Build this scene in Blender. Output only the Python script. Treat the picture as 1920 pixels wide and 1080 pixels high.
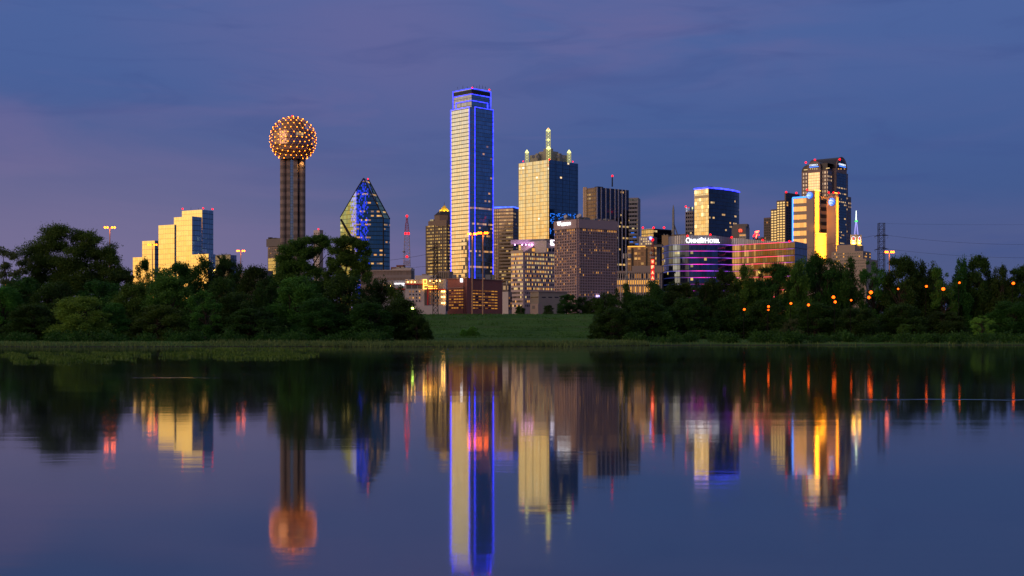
import bpy, bmesh, math, random
import numpy as np
from mathutils import Vector, Matrix

for o in list(bpy.data.objects):
    bpy.data.objects.remove(o)
S = bpy.context.scene
COL = S.collection
R = math.radians
random.seed(7)

# ------------------------------------------------------------------ camera
F, CX, HY, H = 2400.0, 960.0, 621.0, 2.5      # focal length, centre, horizon in photo pixels; eye height
cam = bpy.data.cameras.new("camera")
cam.sensor_width = 36.0
cam.lens = 36.0 * F / 1920.0
cam.shift_y = (HY - 540.0) / 1920.0
cam.clip_end = 60000
cam.clip_start = 0.1
co = bpy.data.objects.new("camera", cam)
COL.objects.link(co)
co.location = (0, 0, H)
co.rotation_euler = (math.pi / 2, 0, 0)
S.camera = co

# ------------------------------------------------------------------ world: dusk sky
S.view_settings.view_transform = 'Standard'
S.view_settings.look = 'None'
S.view_settings.exposure = 0.0
S.view_settings.gamma = 1.0
SUN_AZ, SUN_EL = 52.0, 10.0                    # degrees left of straight behind the camera


def lin(r, g, b):
    f = lambda c: (c / 255 / 12.92) if c / 255 <= 0.04045 else ((c / 255 + 0.055) / 1.055) ** 2.4
    return (f(r), f(g), f(b), 1.0)


class NT:
    def __init__(self, tree):
        self.t = tree

    def n(self, typ, ins=None, **kw):
        nd = self.t.nodes.new(typ)
        for k, v in kw.items():
            setattr(nd, k, v)
        for k, v in (ins or {}).items():
            if hasattr(v, 'is_linked') or isinstance(v, bpy.types.NodeSocket):
                self.t.links.new(v, nd.inputs[k])
            else:
                nd.inputs[k].default_value = v
        return nd

    def m(self, op, a, b=None, c=None, clamp=False):
        nd = self.t.nodes.new('ShaderNodeMath')
        nd.operation = op
        nd.use_clamp = clamp
        for i, v in enumerate((a, b, c)):
            if v is None:
                continue
            if isinstance(v, bpy.types.NodeSocket):
                self.t.links.new(v, nd.inputs[i])
            else:
                nd.inputs[i].default_value = v
        return nd.outputs[0]

    def mix(self, fac, a, b, blend='MIX'):
        nd = self.t.nodes.new('ShaderNodeMix')
        nd.data_type = 'RGBA'
        nd.blend_type = blend
        for i, v in ((0, fac), (6, a), (7, b)):
            if isinstance(v, bpy.types.NodeSocket):
                self.t.links.new(v, nd.inputs[i])
            else:
                nd.inputs[i].default_value = v if i == 0 or len(v) == 4 else (*v, 1)
        return nd.outputs[2]

    def ramp(self, fac, stops, interp='LINEAR'):
        nd = self.t.nodes.new('ShaderNodeValToRGB')
        cr = nd.color_ramp
        cr.interpolation = interp
        while len(cr.elements) < len(stops):
            cr.elements.new(0.5)
        for e, (p, c) in zip(cr.elements, stops):
            e.position = p
            e.color = c if len(c) == 4 else (*c, 1)
        self.t.links.new(fac, nd.inputs[0])
        return nd.outputs[0]

    def link(self, a, b):
        self.t.links.new(a, b)

    def smooth(self, v, lo, hi):
        nd = self.n('ShaderNodeMapRange', {0: v, 1: lo, 2: hi, 3: 0.0, 4: 1.0}, interpolation_type='SMOOTHSTEP')
        return nd.outputs[0]


world = bpy.data.worlds.new("World")
S.world = world
world.use_nodes = True
w = NT(world.node_tree)
bg = world.node_tree.nodes['Background']
bg.inputs[1].default_value = 0.1
sky = w.n('ShaderNodeTexSky', sky_type='NISHITA', sun_disc=False, sun_elevation=R(SUN_EL), sun_rotation=R(180 + SUN_AZ))
sky.ozone_density = 6.0
sky.dust_density = 1.0
tc = w.n('ShaderNodeTexCoord')
sep = w.n('ShaderNodeSeparateXYZ', {0: tc.outputs['Generated']})
X, Y, Z = sep.outputs
base = w.ramp(Z, [(0.0, lin(86, 91, 135)), (0.06, lin(74, 88, 134)), (0.10, lin(67, 89, 141)), (0.14, lin(68, 92, 147)), (0.19, lin(74, 97, 153)),
                  (0.26, lin(77, 100, 157)), (0.34, lin(88, 108, 160)), (0.55, lin(132, 134, 154)), (1.0, lin(150, 148, 162))])
# thin mauve cloud bands
mp = w.n('ShaderNodeMapping', {0: tc.outputs['Generated']})
mp.inputs['Scale'].default_value = (1.6, 1.6, 9.0)
mp.inputs['Location'].default_value = (0.35, 0.0, 0.2)
nz = w.n('ShaderNodeTexNoise', {'Vector': mp.outputs[0], 'Scale': 2.1, 'Detail': 5.0, 'Roughness': 0.52, 'Distortion': 0.6})
cl = w.smooth(nz.outputs[0], 0.42, 0.70)
cl = w.m('MULTIPLY', cl, w.m('SUBTRACT', 1.0, w.m('MULTIPLY', w.smooth(X, 0.08, 0.30), 0.75)))
# a soft rosy patch of cloud high over the tallest tower
vd = w.n('ShaderNodeVectorMath', {0: w.n('ShaderNodeCombineXYZ', {0: w.m('MULTIPLY', w.m('ADD', w.m('ADD', X, 0.02), w.m('MULTIPLY', Z, 0.35)), 1.0), 1: 0.0, 2: w.m('MULTIPLY', w.m('SUBTRACT', Z, 0.215), 1.9)}).outputs[0]}, operation='LENGTH')
patch = w.m('MULTIPLY', w.smooth(w.m('ADD', vd.outputs['Value'], w.m('MULTIPLY', nz.outputs[0], 0.16)), 0.30, 0.06), w.smooth(Y, 0.2, 0.6))
cl = w.m('MAXIMUM', cl, patch)
c1 = w.mix(w.m('MULTIPLY', cl, 0.52), base, lin(115, 104, 152))
mp2 = w.n('ShaderNodeMapping', {0: tc.outputs['Generated']})
mp2.inputs['Scale'].default_value = (3.0, 3.0, 16.0)
mp2.inputs['Location'].default_value = (3.1, 1.7, 0.9)
nz2 = w.n('ShaderNodeTexNoise', {'Vector': mp2.outputs[0], 'Scale': 2.4, 'Detail': 6.0, 'Roughness': 0.55, 'Distortion': 0.9})
c2 = w.mix(w.m('MULTIPLY', w.smooth(nz2.outputs[0], 0.48, 0.72), 0.35), c1, lin(62, 80, 138))
# rosier towards the left of the city and low down
pk = w.m('MULTIPLY', w.smooth(X, 0.14, -0.34), w.smooth(Z, 0.19, 0.055))
c2 = w.mix(w.m('MULTIPLY', pk, 0.88), c2, lin(120, 112, 149))
# the sunset behind the camera, left
GA = 74.0
hor = w.m('SQRT', w.m('ADD', w.m('MULTIPLY', X, X), w.m('MULTIPLY', Y, Y)))
dt = w.m('DIVIDE', w.m('ADD', w.m('MULTIPLY', X, -math.sin(R(GA))), w.m('MULTIPLY', Y, -math.cos(R(GA)))), w.m('MAXIMUM', hor, 0.01))
gaz = w.smooth(dt, 0.36, 0.80)
gcol = w.ramp(w.m('MULTIPLY', Z, 2.0), [(0.0, (1.0, 0.40, 0.07)), (0.05, (1.0, 0.49, 0.12)), (0.14, (1.0, 0.62, 0.24)), (0.26, (0.88, 0.68, 0.38)),
                    (0.38, (0.66, 0.58, 0.44)), (0.50, (0.42, 0.40, 0.38)), (0.75, (0.10, 0.10, 0.12)), (1.0, (0, 0, 0))])
glow = w.n('ShaderNodeVectorMath', {0: gcol}, operation='SCALE')
w.link(w.m('MULTIPLY', gaz, 13.5), glow.inputs['Scale'])
dusk = w.n('ShaderNodeVectorMath', {0: c2}, operation='SCALE')
w.link(w.m('MULTIPLY', w.m('SUBTRACT', 1.0, w.m('MULTIPLY', w.m('MULTIPLY', gaz, 0.9), w.smooth(Z, 0.30, 0.10))), 9.9), dusk.inputs['Scale'])
nis = w.n('ShaderNodeVectorMath', {0: sky.outputs[0]}, operation='SCALE')
nis.inputs['Scale'].default_value = 0.012
s1 = w.n('ShaderNodeVectorMath', {0: glow.outputs[0], 1: dusk.outputs[0]}, operation='ADD')
s2 = w.n('ShaderNodeVectorMath', {0: s1.outputs[0], 1: nis.outputs[0]}, operation='ADD')
w.link(s2.outputs[0], bg.inputs[0])

sun = bpy.data.lights.new("sun", 'SUN')
sun.energy = 1.2
sun.angle = R(48)
sun.color = (1.0, 0.66, 0.36)
so = bpy.data.objects.new("sun", sun)
COL.objects.link(so)
sdir = Vector((-math.sin(R(SUN_AZ)) * math.cos(R(SUN_EL)), -math.cos(R(SUN_AZ)) * math.cos(R(SUN_EL)), math.sin(R(SUN_EL))))
so.rotation_euler = sdir.to_track_quat('Z', 'Y').to_euler()
S.cycles.use_denoising = True
S.cycles.max_bounces = 6
S.cycles.transparent_max_bounces = 4
S.cycles.sample_clamp_indirect = 60.0

# ------------------------------------------------------------------ helpers


def P(px, py, D):
    return Vector(((px - CX) / F * D, D, H + (HY - py) / F * D))


def zat(py, D):
    return H + (HY - py) / F * D


GZ = 6.5   # city ground level


class MB:
    """collects faces (world coordinates) with uvs and material slots"""

    def __init__(self):
        self.v, self.f, self.uv, self.mi = [], [], [], []

    def poly(self, pts, uv=None, mat=0):
        i = len(self.v)
        self.v += [tuple(p) for p in pts]
        self.f.append(tuple(range(i, i + len(pts))))
        self.uv.append(uv or [(0, 0)] * len(pts))
        self.mi.append(mat)

    def wall(self, a, b, z0, z1, mat=0, u0=0.0):
        """vertical quad from xy a to xy b; uv in metres, v downward from the top"""
        a, b = Vector(a[:2]), Vector(b[:2])
        L = (b - a).length
        self.poly([(a.x, a.y, z0), (b.x, b.y, z0), (b.x, b.y, z1), (a.x, a.y, z1)],
                  [(u0, z0 - z1 + 1000), (u0 + L, z0 - z1 + 1000), (u0 + L, 1000), (u0, 1000)], mat)

    def prism(self, foot, z0, z1, mats=0, roof=None, bottom=False):
        n = len(foot)
        for i in range(n):
            mt = mats if isinstance(mats, int) else mats[i % len(mats)]
            self.wall(foot[i], foot[(i + 1) % n], z0, z1, mt)
        self.poly([(p[0], p[1], z1) for p in foot], None, (mats if isinstance(mats, int) else mats[0]) if roof is None else roof)
        if bottom:
            self.poly([(p[0], p[1], z0) for p in reversed(foot)], None, (mats if isinstance(mats, int) else mats[0]))

    def box(self, c, sx, sy, sz, mat=0, rz=0.0):
        cs, sn = math.cos(rz), math.sin(rz)
        ft = []
        for a, b in ((-1, -1), (1, -1), (1, 1), (-1, 1)):
            x, y = a * sx / 2, b * sy / 2
            ft.append((c[0] + x * cs - y * sn, c[1] + x * sn + y * cs))
        self.prism(ft, c[2] - sz / 2, c[2] + sz / 2, mat, bottom=True)

    def tube(self, a, b, r0, r1=None, n=6, mat=0, caps=True):
        a, b = Vector(a), Vector(b)
        r1 = r0 if r1 is None else r1
        d = (b - a)
        L = d.length
        if L < 1e-6:
            return
        d /= L
        up = Vector((0, 0, 1)) if abs(d.z) < 0.9 else Vector((1, 0, 0))
        x = d.cross(up).normalized()
        y = d.cross(x)
        ra, rb = [], []
        for i in range(n):
            t = 2 * math.pi * i / n
            o = x * math.cos(t) + y * math.sin(t)
            ra.append(a + o * r0)
            rb.append(b + o * r1)
        for i in range(n):
            j = (i + 1) % n
            self.poly([ra[i], rb[i], rb[j], ra[j]], [(i, 0), (i, L), (i + 1, L), (i + 1, 0)], mat)
        if caps:
            self.poly(ra, None, mat)
            self.poly(list(reversed(rb)), None, mat)

    def lathe(self, cx, cy, prof, n=32, mat=0, smooth=False):
        """prof: list of (r, z) bottom to top"""
        for (r0, z0), (r1, z1) in zip(prof[:-1], prof[1:]):
            for i in range(n):
                t0, t1 = 2 * math.pi * i / n, 2 * math.pi * (i + 1) / n
                ps = [(cx + r0 * math.cos(t0), cy + r0 * math.sin(t0), z0), (cx + r0 * math.cos(t1), cy + r0 * math.sin(t1), z0),
                      (cx + r1 * math.cos(t1), cy + r1 * math.sin(t1), z1), (cx + r1 * math.cos(t0), cy + r1 * math.sin(t0), z1)]
                rm = max(r0, r1)
                uv = [(t0 * rm, z0), (t1 * rm, z0), (t1 * rm, z1), (t0 * rm, z1)]
                if r0 < 1e-5:
                    ps, uv = ps[1:], uv[1:]
                elif r1 < 1e-5:
                    ps, uv = ps[:3], uv[:3]
                self.poly(ps, uv, mat)

    def mesh(self, name, mats, off=(0, 0, 0), weld=False):
        me = bpy.data.meshes.new(name)
        off = Vector(off)
        me.from_pydata([tuple(Vector(p) - off) for p in self.v], [], self.f)
        ul = me.uv_layers.new(name="UVMap")
        flat = [c for f in self.uv for uv in f for c in uv]
        ul.data.foreach_set("uv", flat)
        for m in mats:
            me.materials.append(m)
        me.polygons.foreach_set("material_index", self.mi)
        if weld:
            bm = bmesh.new()
            bm.from_mesh(me)
            bmesh.ops.remove_doubles(bm, verts=bm.verts, dist=0.001)
            bm.to_mesh(me)
            bm.free()
        me.update()
        return me

    def obj(self, name, mats, root=None, label=None, weld=True, smooth=False):
        if not isinstance(mats, (list, tuple)):
            mats = [mats]
        off = root_off(root) if root else (0, 0, 0)
        me = self.mesh(name, mats, off, weld)
        o = bpy.data.objects.new(name, me)
        COL.objects.link(o)
        if root:
            o.parent = root
        if label:
            o['label'] = label
        if smooth:
            me.polygons.foreach_set("use_smooth", [True] * len(me.polygons))
        return o


def root_off(r):
    v = Vector((0, 0, 0))
    while r:
        v += r.location
        r = r.parent
    return v


def thing(name, label, cat, loc, group=None):
    o = bpy.data.objects.new(name, None)
    o.empty_display_size = 1
    COL.objects.link(o)
    o.location = loc
    tag(o, label, cat, group)
    return o


def tag(o, label=None, cat=None, group=None, kind=None):
    if label:
        o['label'] = label
    if cat:
        o['category'] = cat
    if group:
        o['group'] = group
    if kind:
        o['kind'] = kind
    return o


# ------------------------------------------------------------------ materials
MATS = {}


def newmat(name):
    m = bpy.data.materials.new(name)
    m.use_nodes = True
    nt = NT(m.node_tree)
    bs = m.node_tree.nodes['Principled BSDF']
    return m, nt, bs


def plain(name, col, rough=0.7, metal=0.0, var=0.12, scale=0.4, spec=0.3, bump=0.0):
    if name in MATS:
        return MATS[name]
    m, t, bs = newmat(name)
    g = t.n('ShaderNodeTexCoord')
    nz = t.n('ShaderNodeTexNoise', {'Vector': g.outputs['Object'], 'Scale': scale, 'Detail': 5.0, 'Roughness': 0.6})
    f = t.m('MULTIPLY_ADD', nz.outputs[0], 2 * var, 1 - var)
    sc = t.n('ShaderNodeVectorMath', {0: (*col[:3],)}, operation='SCALE')
    t.link(f, sc.inputs['Scale'])
    t.link(sc.outputs[0], bs.inputs['Base Color'])
    bs.inputs['Roughness'].default_value = rough
    bs.inputs['Metallic'].default_value = metal
    bs.inputs['Specular IOR Level'].default_value = spec
    if bump:
        b = t.n('ShaderNodeBump', {'Height': nz.outputs[0], 'Strength': bump, 'Distance': 1.0})
        t.link(b.outputs[0], bs.inputs['Normal'])
    MATS[name] = m
    return m


def emit(name, col, strength, sample=True, var=0.0):
    if name in MATS:
        return MATS[name]
    m, t, bs = newmat(name)
    if var:
        g = t.n('ShaderNodeNewGeometry')
        nz = t.n('ShaderNodeTexNoise', {'Vector': g.outputs['Position'], 'Scale': 0.22, 'Detail': 3.0, 'Roughness': 0.7})
        t.link(t.m('MULTIPLY', t.m('MULTIPLY_ADD', t.smooth(nz.outputs[0], 0.32, 0.68), 2 * var, 1 - var), strength), bs.inputs['Emission Strength'])
    bs.inputs['Base Color'].default_value = (*[c * 0.3 for c in col[:3]], 1)
    bs.inputs['Emission Color'].default_value = (*col[:3], 1)
    if not var:
        bs.inputs['Emission Strength'].default_value = strength
    if not sample:
        m.cycles.emission_sampling = 'NONE'
    MATS[name] = m
    return m


def facade(name, cw=3.0, ch=4.0, fu=0.12, fv=0.2, glass=(0.3, 0.36, 0.42), frame=(0.05, 0.055, 0.06), rough=0.06, metal=1.0,
           lit=0.06, litcol=(1.0, 0.55, 0.16), litstr=1.0, rowlit=0.0, tilt=0.012, gvar=0.25, frame_metal=0.0, big=None, led=None,
           frame_rough=0.6, block=3.0, litv=(0.45, 0.9), lpos=2.4):
    """curtain wall: cells cw x ch metres, frame shares fu, fv, a share lit of the cells with the light on behind the glass"""
    if name in MATS:
        return MATS[name]
    m, t, bs = newmat(name)
    uv = t.n('ShaderNodeUVMap')
    s = t.n('ShaderNodeSeparateXYZ', {0: uv.outputs[0]})
    u = t.m('DIVIDE', s.outputs[0], cw)
    v = t.m('DIVIDE', s.outputs[1], ch)
    iu, iv = t.m('FLOOR', u), t.m('FLOOR', v)
    fru, frv = t.m('FRACT', u), t.m('FRACT', v)
    cell = t.n('ShaderNodeCombineXYZ', {0: iu, 1: iv})
    wn = t.n('ShaderNodeTexWhiteNoise', {'Vector': cell.outputs[0]}, noise_dimensions='3D')
    blk = t.n('ShaderNodeCombineXYZ', {0: t.m('FLOOR', t.m('DIVIDE', iu, block)), 1: iv, 2: 7.0})
    wb = t.n('ShaderNodeTexWhiteNoise', {'Vector': blk.outputs[0]}, noise_dimensions='3D')
    row = t.n('ShaderNodeCombineXYZ', {0: 3.0, 1: iv, 2: 11.0})
    wr = t.n('ShaderNodeTexWhiteNoise', {'Vector': row.outputs[0]}, noise_dimensions='3D')
    # frame mask
    mk = t.m('MAXIMUM', t.m('LESS_THAN', fru, fu), t.m('LESS_THAN', frv, fv))
    if big:
        bu, bw = big
        mk = t.m('MAXIMUM', mk, t.m('LESS_THAN', t.m('FRACT', t.m('DIVIDE', s.outputs[0], bu)), bw / bu))
    # lit cells come in runs along a floor
    lm = t.m('MULTIPLY', t.m('LESS_THAN', wb.outputs['Value'], min(1.0, lit * 2.2)), t.m('LESS_THAN', wn.outputs['Value'], 0.45 if lit < 0.45 else 0.9))
    if rowlit:
        lm = t.m('MAXIMUM', lm, t.m('MULTIPLY', t.m('LESS_THAN', wr.outputs['Value'], rowlit), t.m('LESS_THAN', wn.outputs['Value'], 0.8)))
    lm = t.m('MULTIPLY', lm, t.m('SUBTRACT', 1.0, mk))
    lm = t.m('MULTIPLY', lm, t.m('MULTIPLY', t.m('GREATER_THAN', frv, litv[0]), t.m('LESS_THAN', frv, litv[1])))
    cs = t.n('ShaderNodeSeparateColor', {0: wn.outputs['Color']})
    br = t.m('MULTIPLY_ADD', cs.outputs[1], 0.9, 0.25)
    # glass tint varies from pane to pane
    gs = t.n('ShaderNodeVectorMath', {0: glass}, operation='SCALE')
    t.link(t.m('MULTIPLY_ADD', cs.outputs[0], gvar, 1 - gvar * 0.5), gs.inputs['Scale'])
    colr = t.mix(mk, gs.outputs[0], frame)
    t.link(colr, bs.inputs['Base Color'])
    t.link(t.m('ADD', t.m('MULTIPLY', t.m('SUBTRACT', 1.0, mk), metal), t.m('MULTIPLY', mk, frame_metal)), bs.inputs['Metallic'])
    t.link(t.m('MULTIPLY_ADD', mk, frame_rough - rough, rough), bs.inputs['Roughness'])
    geo = t.n('ShaderNodeNewGeometry')
    tv = t.n('ShaderNodeVectorMath', {0: wn.outputs['Color'], 1: (0.5, 0.5, 0.5)}, operation='SUBTRACT')
    ts = t.n('ShaderNodeVectorMath', {0: tv.outputs[0]}, operation='SCALE')
    ts.inputs['Scale'].default_value = tilt * 2
    ta = t.n('ShaderNodeVectorMath', {0: geo.outputs['Normal'], 1: ts.outputs[0]}, operation='ADD')
    tn = t.n('ShaderNodeVectorMath', {0: ta.outputs[0]}, operation='NORMALIZE')
    t.link(tn.outputs[0], bs.inputs['Normal'])
    ec = t.mix(cs.outputs[2], (*litcol, 1), (min(1, litcol[0] * 1.0), min(1, litcol[1] * 1.35), min(1, litcol[2] * 2.2), 1))
    es = t.m('MULTIPLY', t.m('MULTIPLY', lm, br), litstr)
    if led:
        # pin-point lamps set into the mullions: (u0, u1, colour, strength, density)
        l0, l1, lc, ls, ld = led
        inb = t.m('MULTIPLY', t.smooth(s.outputs[0], l0, (l0 * 2 + l1) / 3), t.smooth(s.outputs[0], l1, (l0 + l1 * 2) / 3))
        w2 = t.n('ShaderNodeTexWhiteNoise', {'Vector': t.n('ShaderNodeVectorMath', {0: t.n('ShaderNodeCombineXYZ', {0: t.m('FLOOR', t.m('MULTIPLY', u, lpos)), 1: t.m('FLOOR', t.m('MULTIPLY', v, lpos))}).outputs[0], 1: (17.3, 5.1, 2.0)}, operation='ADD').outputs[0]}, noise_dimensions='3D')
        on = t.m('LESS_THAN', w2.outputs['Value'], t.m('MULTIPLY', inb, ld))
        ec = t.mix(on, ec, (*lc, 1))
        es = t.mix(on, es, (ls, ls, ls, 1))
        es = t.n('ShaderNodeSeparateColor', {0: es}).outputs[0]
    t.link(ec, bs.inputs['Emission Color'])
    t.link(es, bs.inputs['Emission Strength'])
    m.cycles.emission_sampling = 'NONE'
    MATS[name] = m
    return m


# ------------------------------------------------------------------ faces of buildings


class Face:
    """vertical plane through xy point a with direction u (left to right for the viewer)"""

    def __init__(self, a, b):
        self.a = Vector((a[0], a[1]))
        d = Vector((b[0], b[1])) - self.a
        self.L = d.length
        self.u = d / self.L
        self.n = Vector((self.u.y, -self.u.x))      # towards the viewer

    def at(self, u, z, out=0.0):
        p = self.a + self.u * u + self.n * out
        return Vector((p.x, p.y, z))

    def hit(self, px, py=HY):
        k = (px - CX) / F
        # x = k*y on the plane a + u*t
        t = (k * self.a.y - self.a.x) / (self.u.x - k * self.u.y)
        y = self.a.y + self.u.y * t
        return t, H + (HY - py) / F * y

    def box(self, mb, u0, u1, z0, z1, out=0.1, inn=0.0, mat=0):
        ft = [self.at(u0, 0, out), self.at(u1, 0, out), self.at(u1, 0, -inn), self.at(u0, 0, -inn)]
        mb.prism(ft, z0, z1, mat, bottom=True)

    def pxbox(self, mb, x0, x1, y0, y1, out=0.1, inn=0.0, mat=0):
        u0, _ = self.hit(x0)
        u1, _ = self.hit(x1)
        _, z1 = self.hit((x0 + x1) / 2, y0)
        _, z0 = self.hit((x0 + x1) / 2, y1)
        self.box(mb, u0, u1, z0, z1, out, inn, mat)

    def windows(self, root, us, zs, mats, pick, budget, out=0.12, name='window'):
        """each window a mesh of its own, sharing one datablock per size and state; past the budget one mesh of kind stuff"""
        cache = {}
        rest = {}
        for zi, (z0, z1) in enumerate(zs):
            for ui, (u0, u1) in enumerate(us):
                k = pick(ui, zi)
                if k is None:
                    continue
                if budget[0] > 0:
                    budget[0] -= 1
                    key = (round(u1 - u0, 2), round(z1 - z0, 2), k)
                    if key not in cache:
                        mb = MB()
                        wd, ht = u1 - u0, z1 - z0
                        f0 = Face((0, 0), (self.u.x, self.u.y))
                        f0.box(mb, -wd / 2, wd / 2, -ht / 2, ht / 2, out, 0.3)
                        cache[key] = mb.mesh(name, [mats[k]], (0, 0, 0), True)
                    o = bpy.data.objects.new(name, cache[key])
                    COL.objects.link(o)
                    o.parent = root
                    o.location = self.at((u0 + u1) / 2, (z0 + z1) / 2) - root_off(root)
                else:
                    mb = rest.setdefault('x', MB())
                    self.box(mb, u0, u1, z0, z1, out, 0.3, k)
        for mb in rest.values():
            o = mb.obj(name, mats, root)
            o['kind'] = 'stuff'


def corner(xL, xC, xR, D, phi):
    """footprint of a box building from its left, corner and right pixel edges: corner, right, back, left"""
    p = Vector(((xC - CX) / F * D, D))
    c, s = math.cos(R(phi)), math.sin(R(phi))
    tL, tR = Vector((-c, s)), Vector((s, c))

    def ext(t, x):
        k = (x - CX) / F
        return (k * p.y - p.x) / (t.x - k * t.y)
    a, b = ext(tL, xL), ext(tR, xR)
    a = a if 0 < a < 160 else 30.0
    b = b if 0 < b < 160 else 30.0
    L, Rr = p + tL * a, p + tR * b
    return [p, Rr, Rr + tL * a, L]


def faces(ft):
    return Face(ft[3], ft[0]), Face(ft[0], ft[1])


def bands(n, lo, hi, share, phase=0.5):
    st = (hi - lo) / n
    return [(lo + st * (i + phase - share / 2), lo + st * (i + phase + share / 2)) for i in range(n)]


def sphere_mesh(name, r, mat, sub=1):
    bm = bmesh.new()
    bmesh.ops.create_icosphere(bm, subdivisions=sub, radius=r)
    me = bpy.data.meshes.new(name)
    bm.to_mesh(me)
    bm.free()
    me.materials.append(mat)
    return me


_sph = {}


def bulb(name, root, p, r, mat):
    key = (name, r, mat.name)
    if key not in _sph:
        _sph[key] = sphere_mesh(name, r, mat, 2)
    o = bpy.data.objects.new(name, _sph[key])
    COL.objects.link(o)
    o.parent = root
    o.location = Vector(p) - root_off(root)
    return o


RED = emit('aviation_red', (1.0, 0.004, 0.008), 4.0, False)


def redlight(root, px, py, D, r=None):
    p = P(px, py, D)
    m = MB()
    rr = (r or 0.55) * D / 1000
    post = MB()
    bulb('warning_light', root, p, rr, RED)


def text(s, size, mat, root, face=None, px=None, py=None, height_px=None, width_px=None, out=0.5, name='lettering', ext=0.15, origin=None, udir=None, bold=0.0):
    """raised letters centred on pixel (px, py) of a face"""
    cu = bpy.data.curves.new(name, 'FONT')
    cu.body = s
    cu.size = 1.0
    cu.align_x = 'CENTER'
    cu.align_y = 'CENTER'
    cu.extrude = 0.02
    cu.offset = bold
    o = bpy.data.objects.new(name, cu)
    COL.objects.link(o)
    bpy.context.view_layer.update()
    me = bpy.data.meshes.new_from_object(o.evaluated_get(bpy.context.evaluated_depsgraph_get()))
    bpy.data.objects.remove(o)
    xs = [v.co.x for v in me.vertices]
    ys = [v.co.y for v in me.vertices]
    w0, h0 = max(xs) - min(xs), max(ys) - min(ys)
    mx, my = (max(xs) + min(xs)) / 2, (max(ys) + min(ys)) / 2
    t, z = face.hit(px, py)
    D = face.at(t, z).y
    ua, _ = face.hit(px - width_px / 2)
    ub, _ = face.hit(px + width_px / 2)
    sw, sh = (ub - ua) / w0, height_px / F * D / h0
    base = face.at(t, z) - root_off(root)
    for v in me.vertices:
        x, y, d = (v.co.x - mx) * sw, (v.co.y - my) * sh, out + v.co.z * ext / 0.02
        p = face.u * x + face.n * d
        v.co = (base.x + p.x, base.y + p.y, base.z + y)
    me.materials.clear()
    me.materials.append(mat)
    me.name = name
    ob = bpy.data.objects.new(name, me)
    COL.objects.link(ob)
    ob.parent = root
    return ob


def building(name, label, ft, cat='building', group=None):
    c = sum((Vector(p[:2]) for p in ft), Vector((0, 0))) / len(ft)
    return thing(name, label, cat, (c.x, c.y, GZ), group)




# ------------------------------------------------------------------ ground and water


def shore(x):
    """distance of the water's edge at x"""
    t = min(1, max(0, (x - 8) / 26.0))
    t = t * t * (3 - 2 * t)
    return 206 + 24 * t + 2.0 * math.sin(x * 0.11) + 1.2 * math.sin(x * 0.37 + 1)


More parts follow.
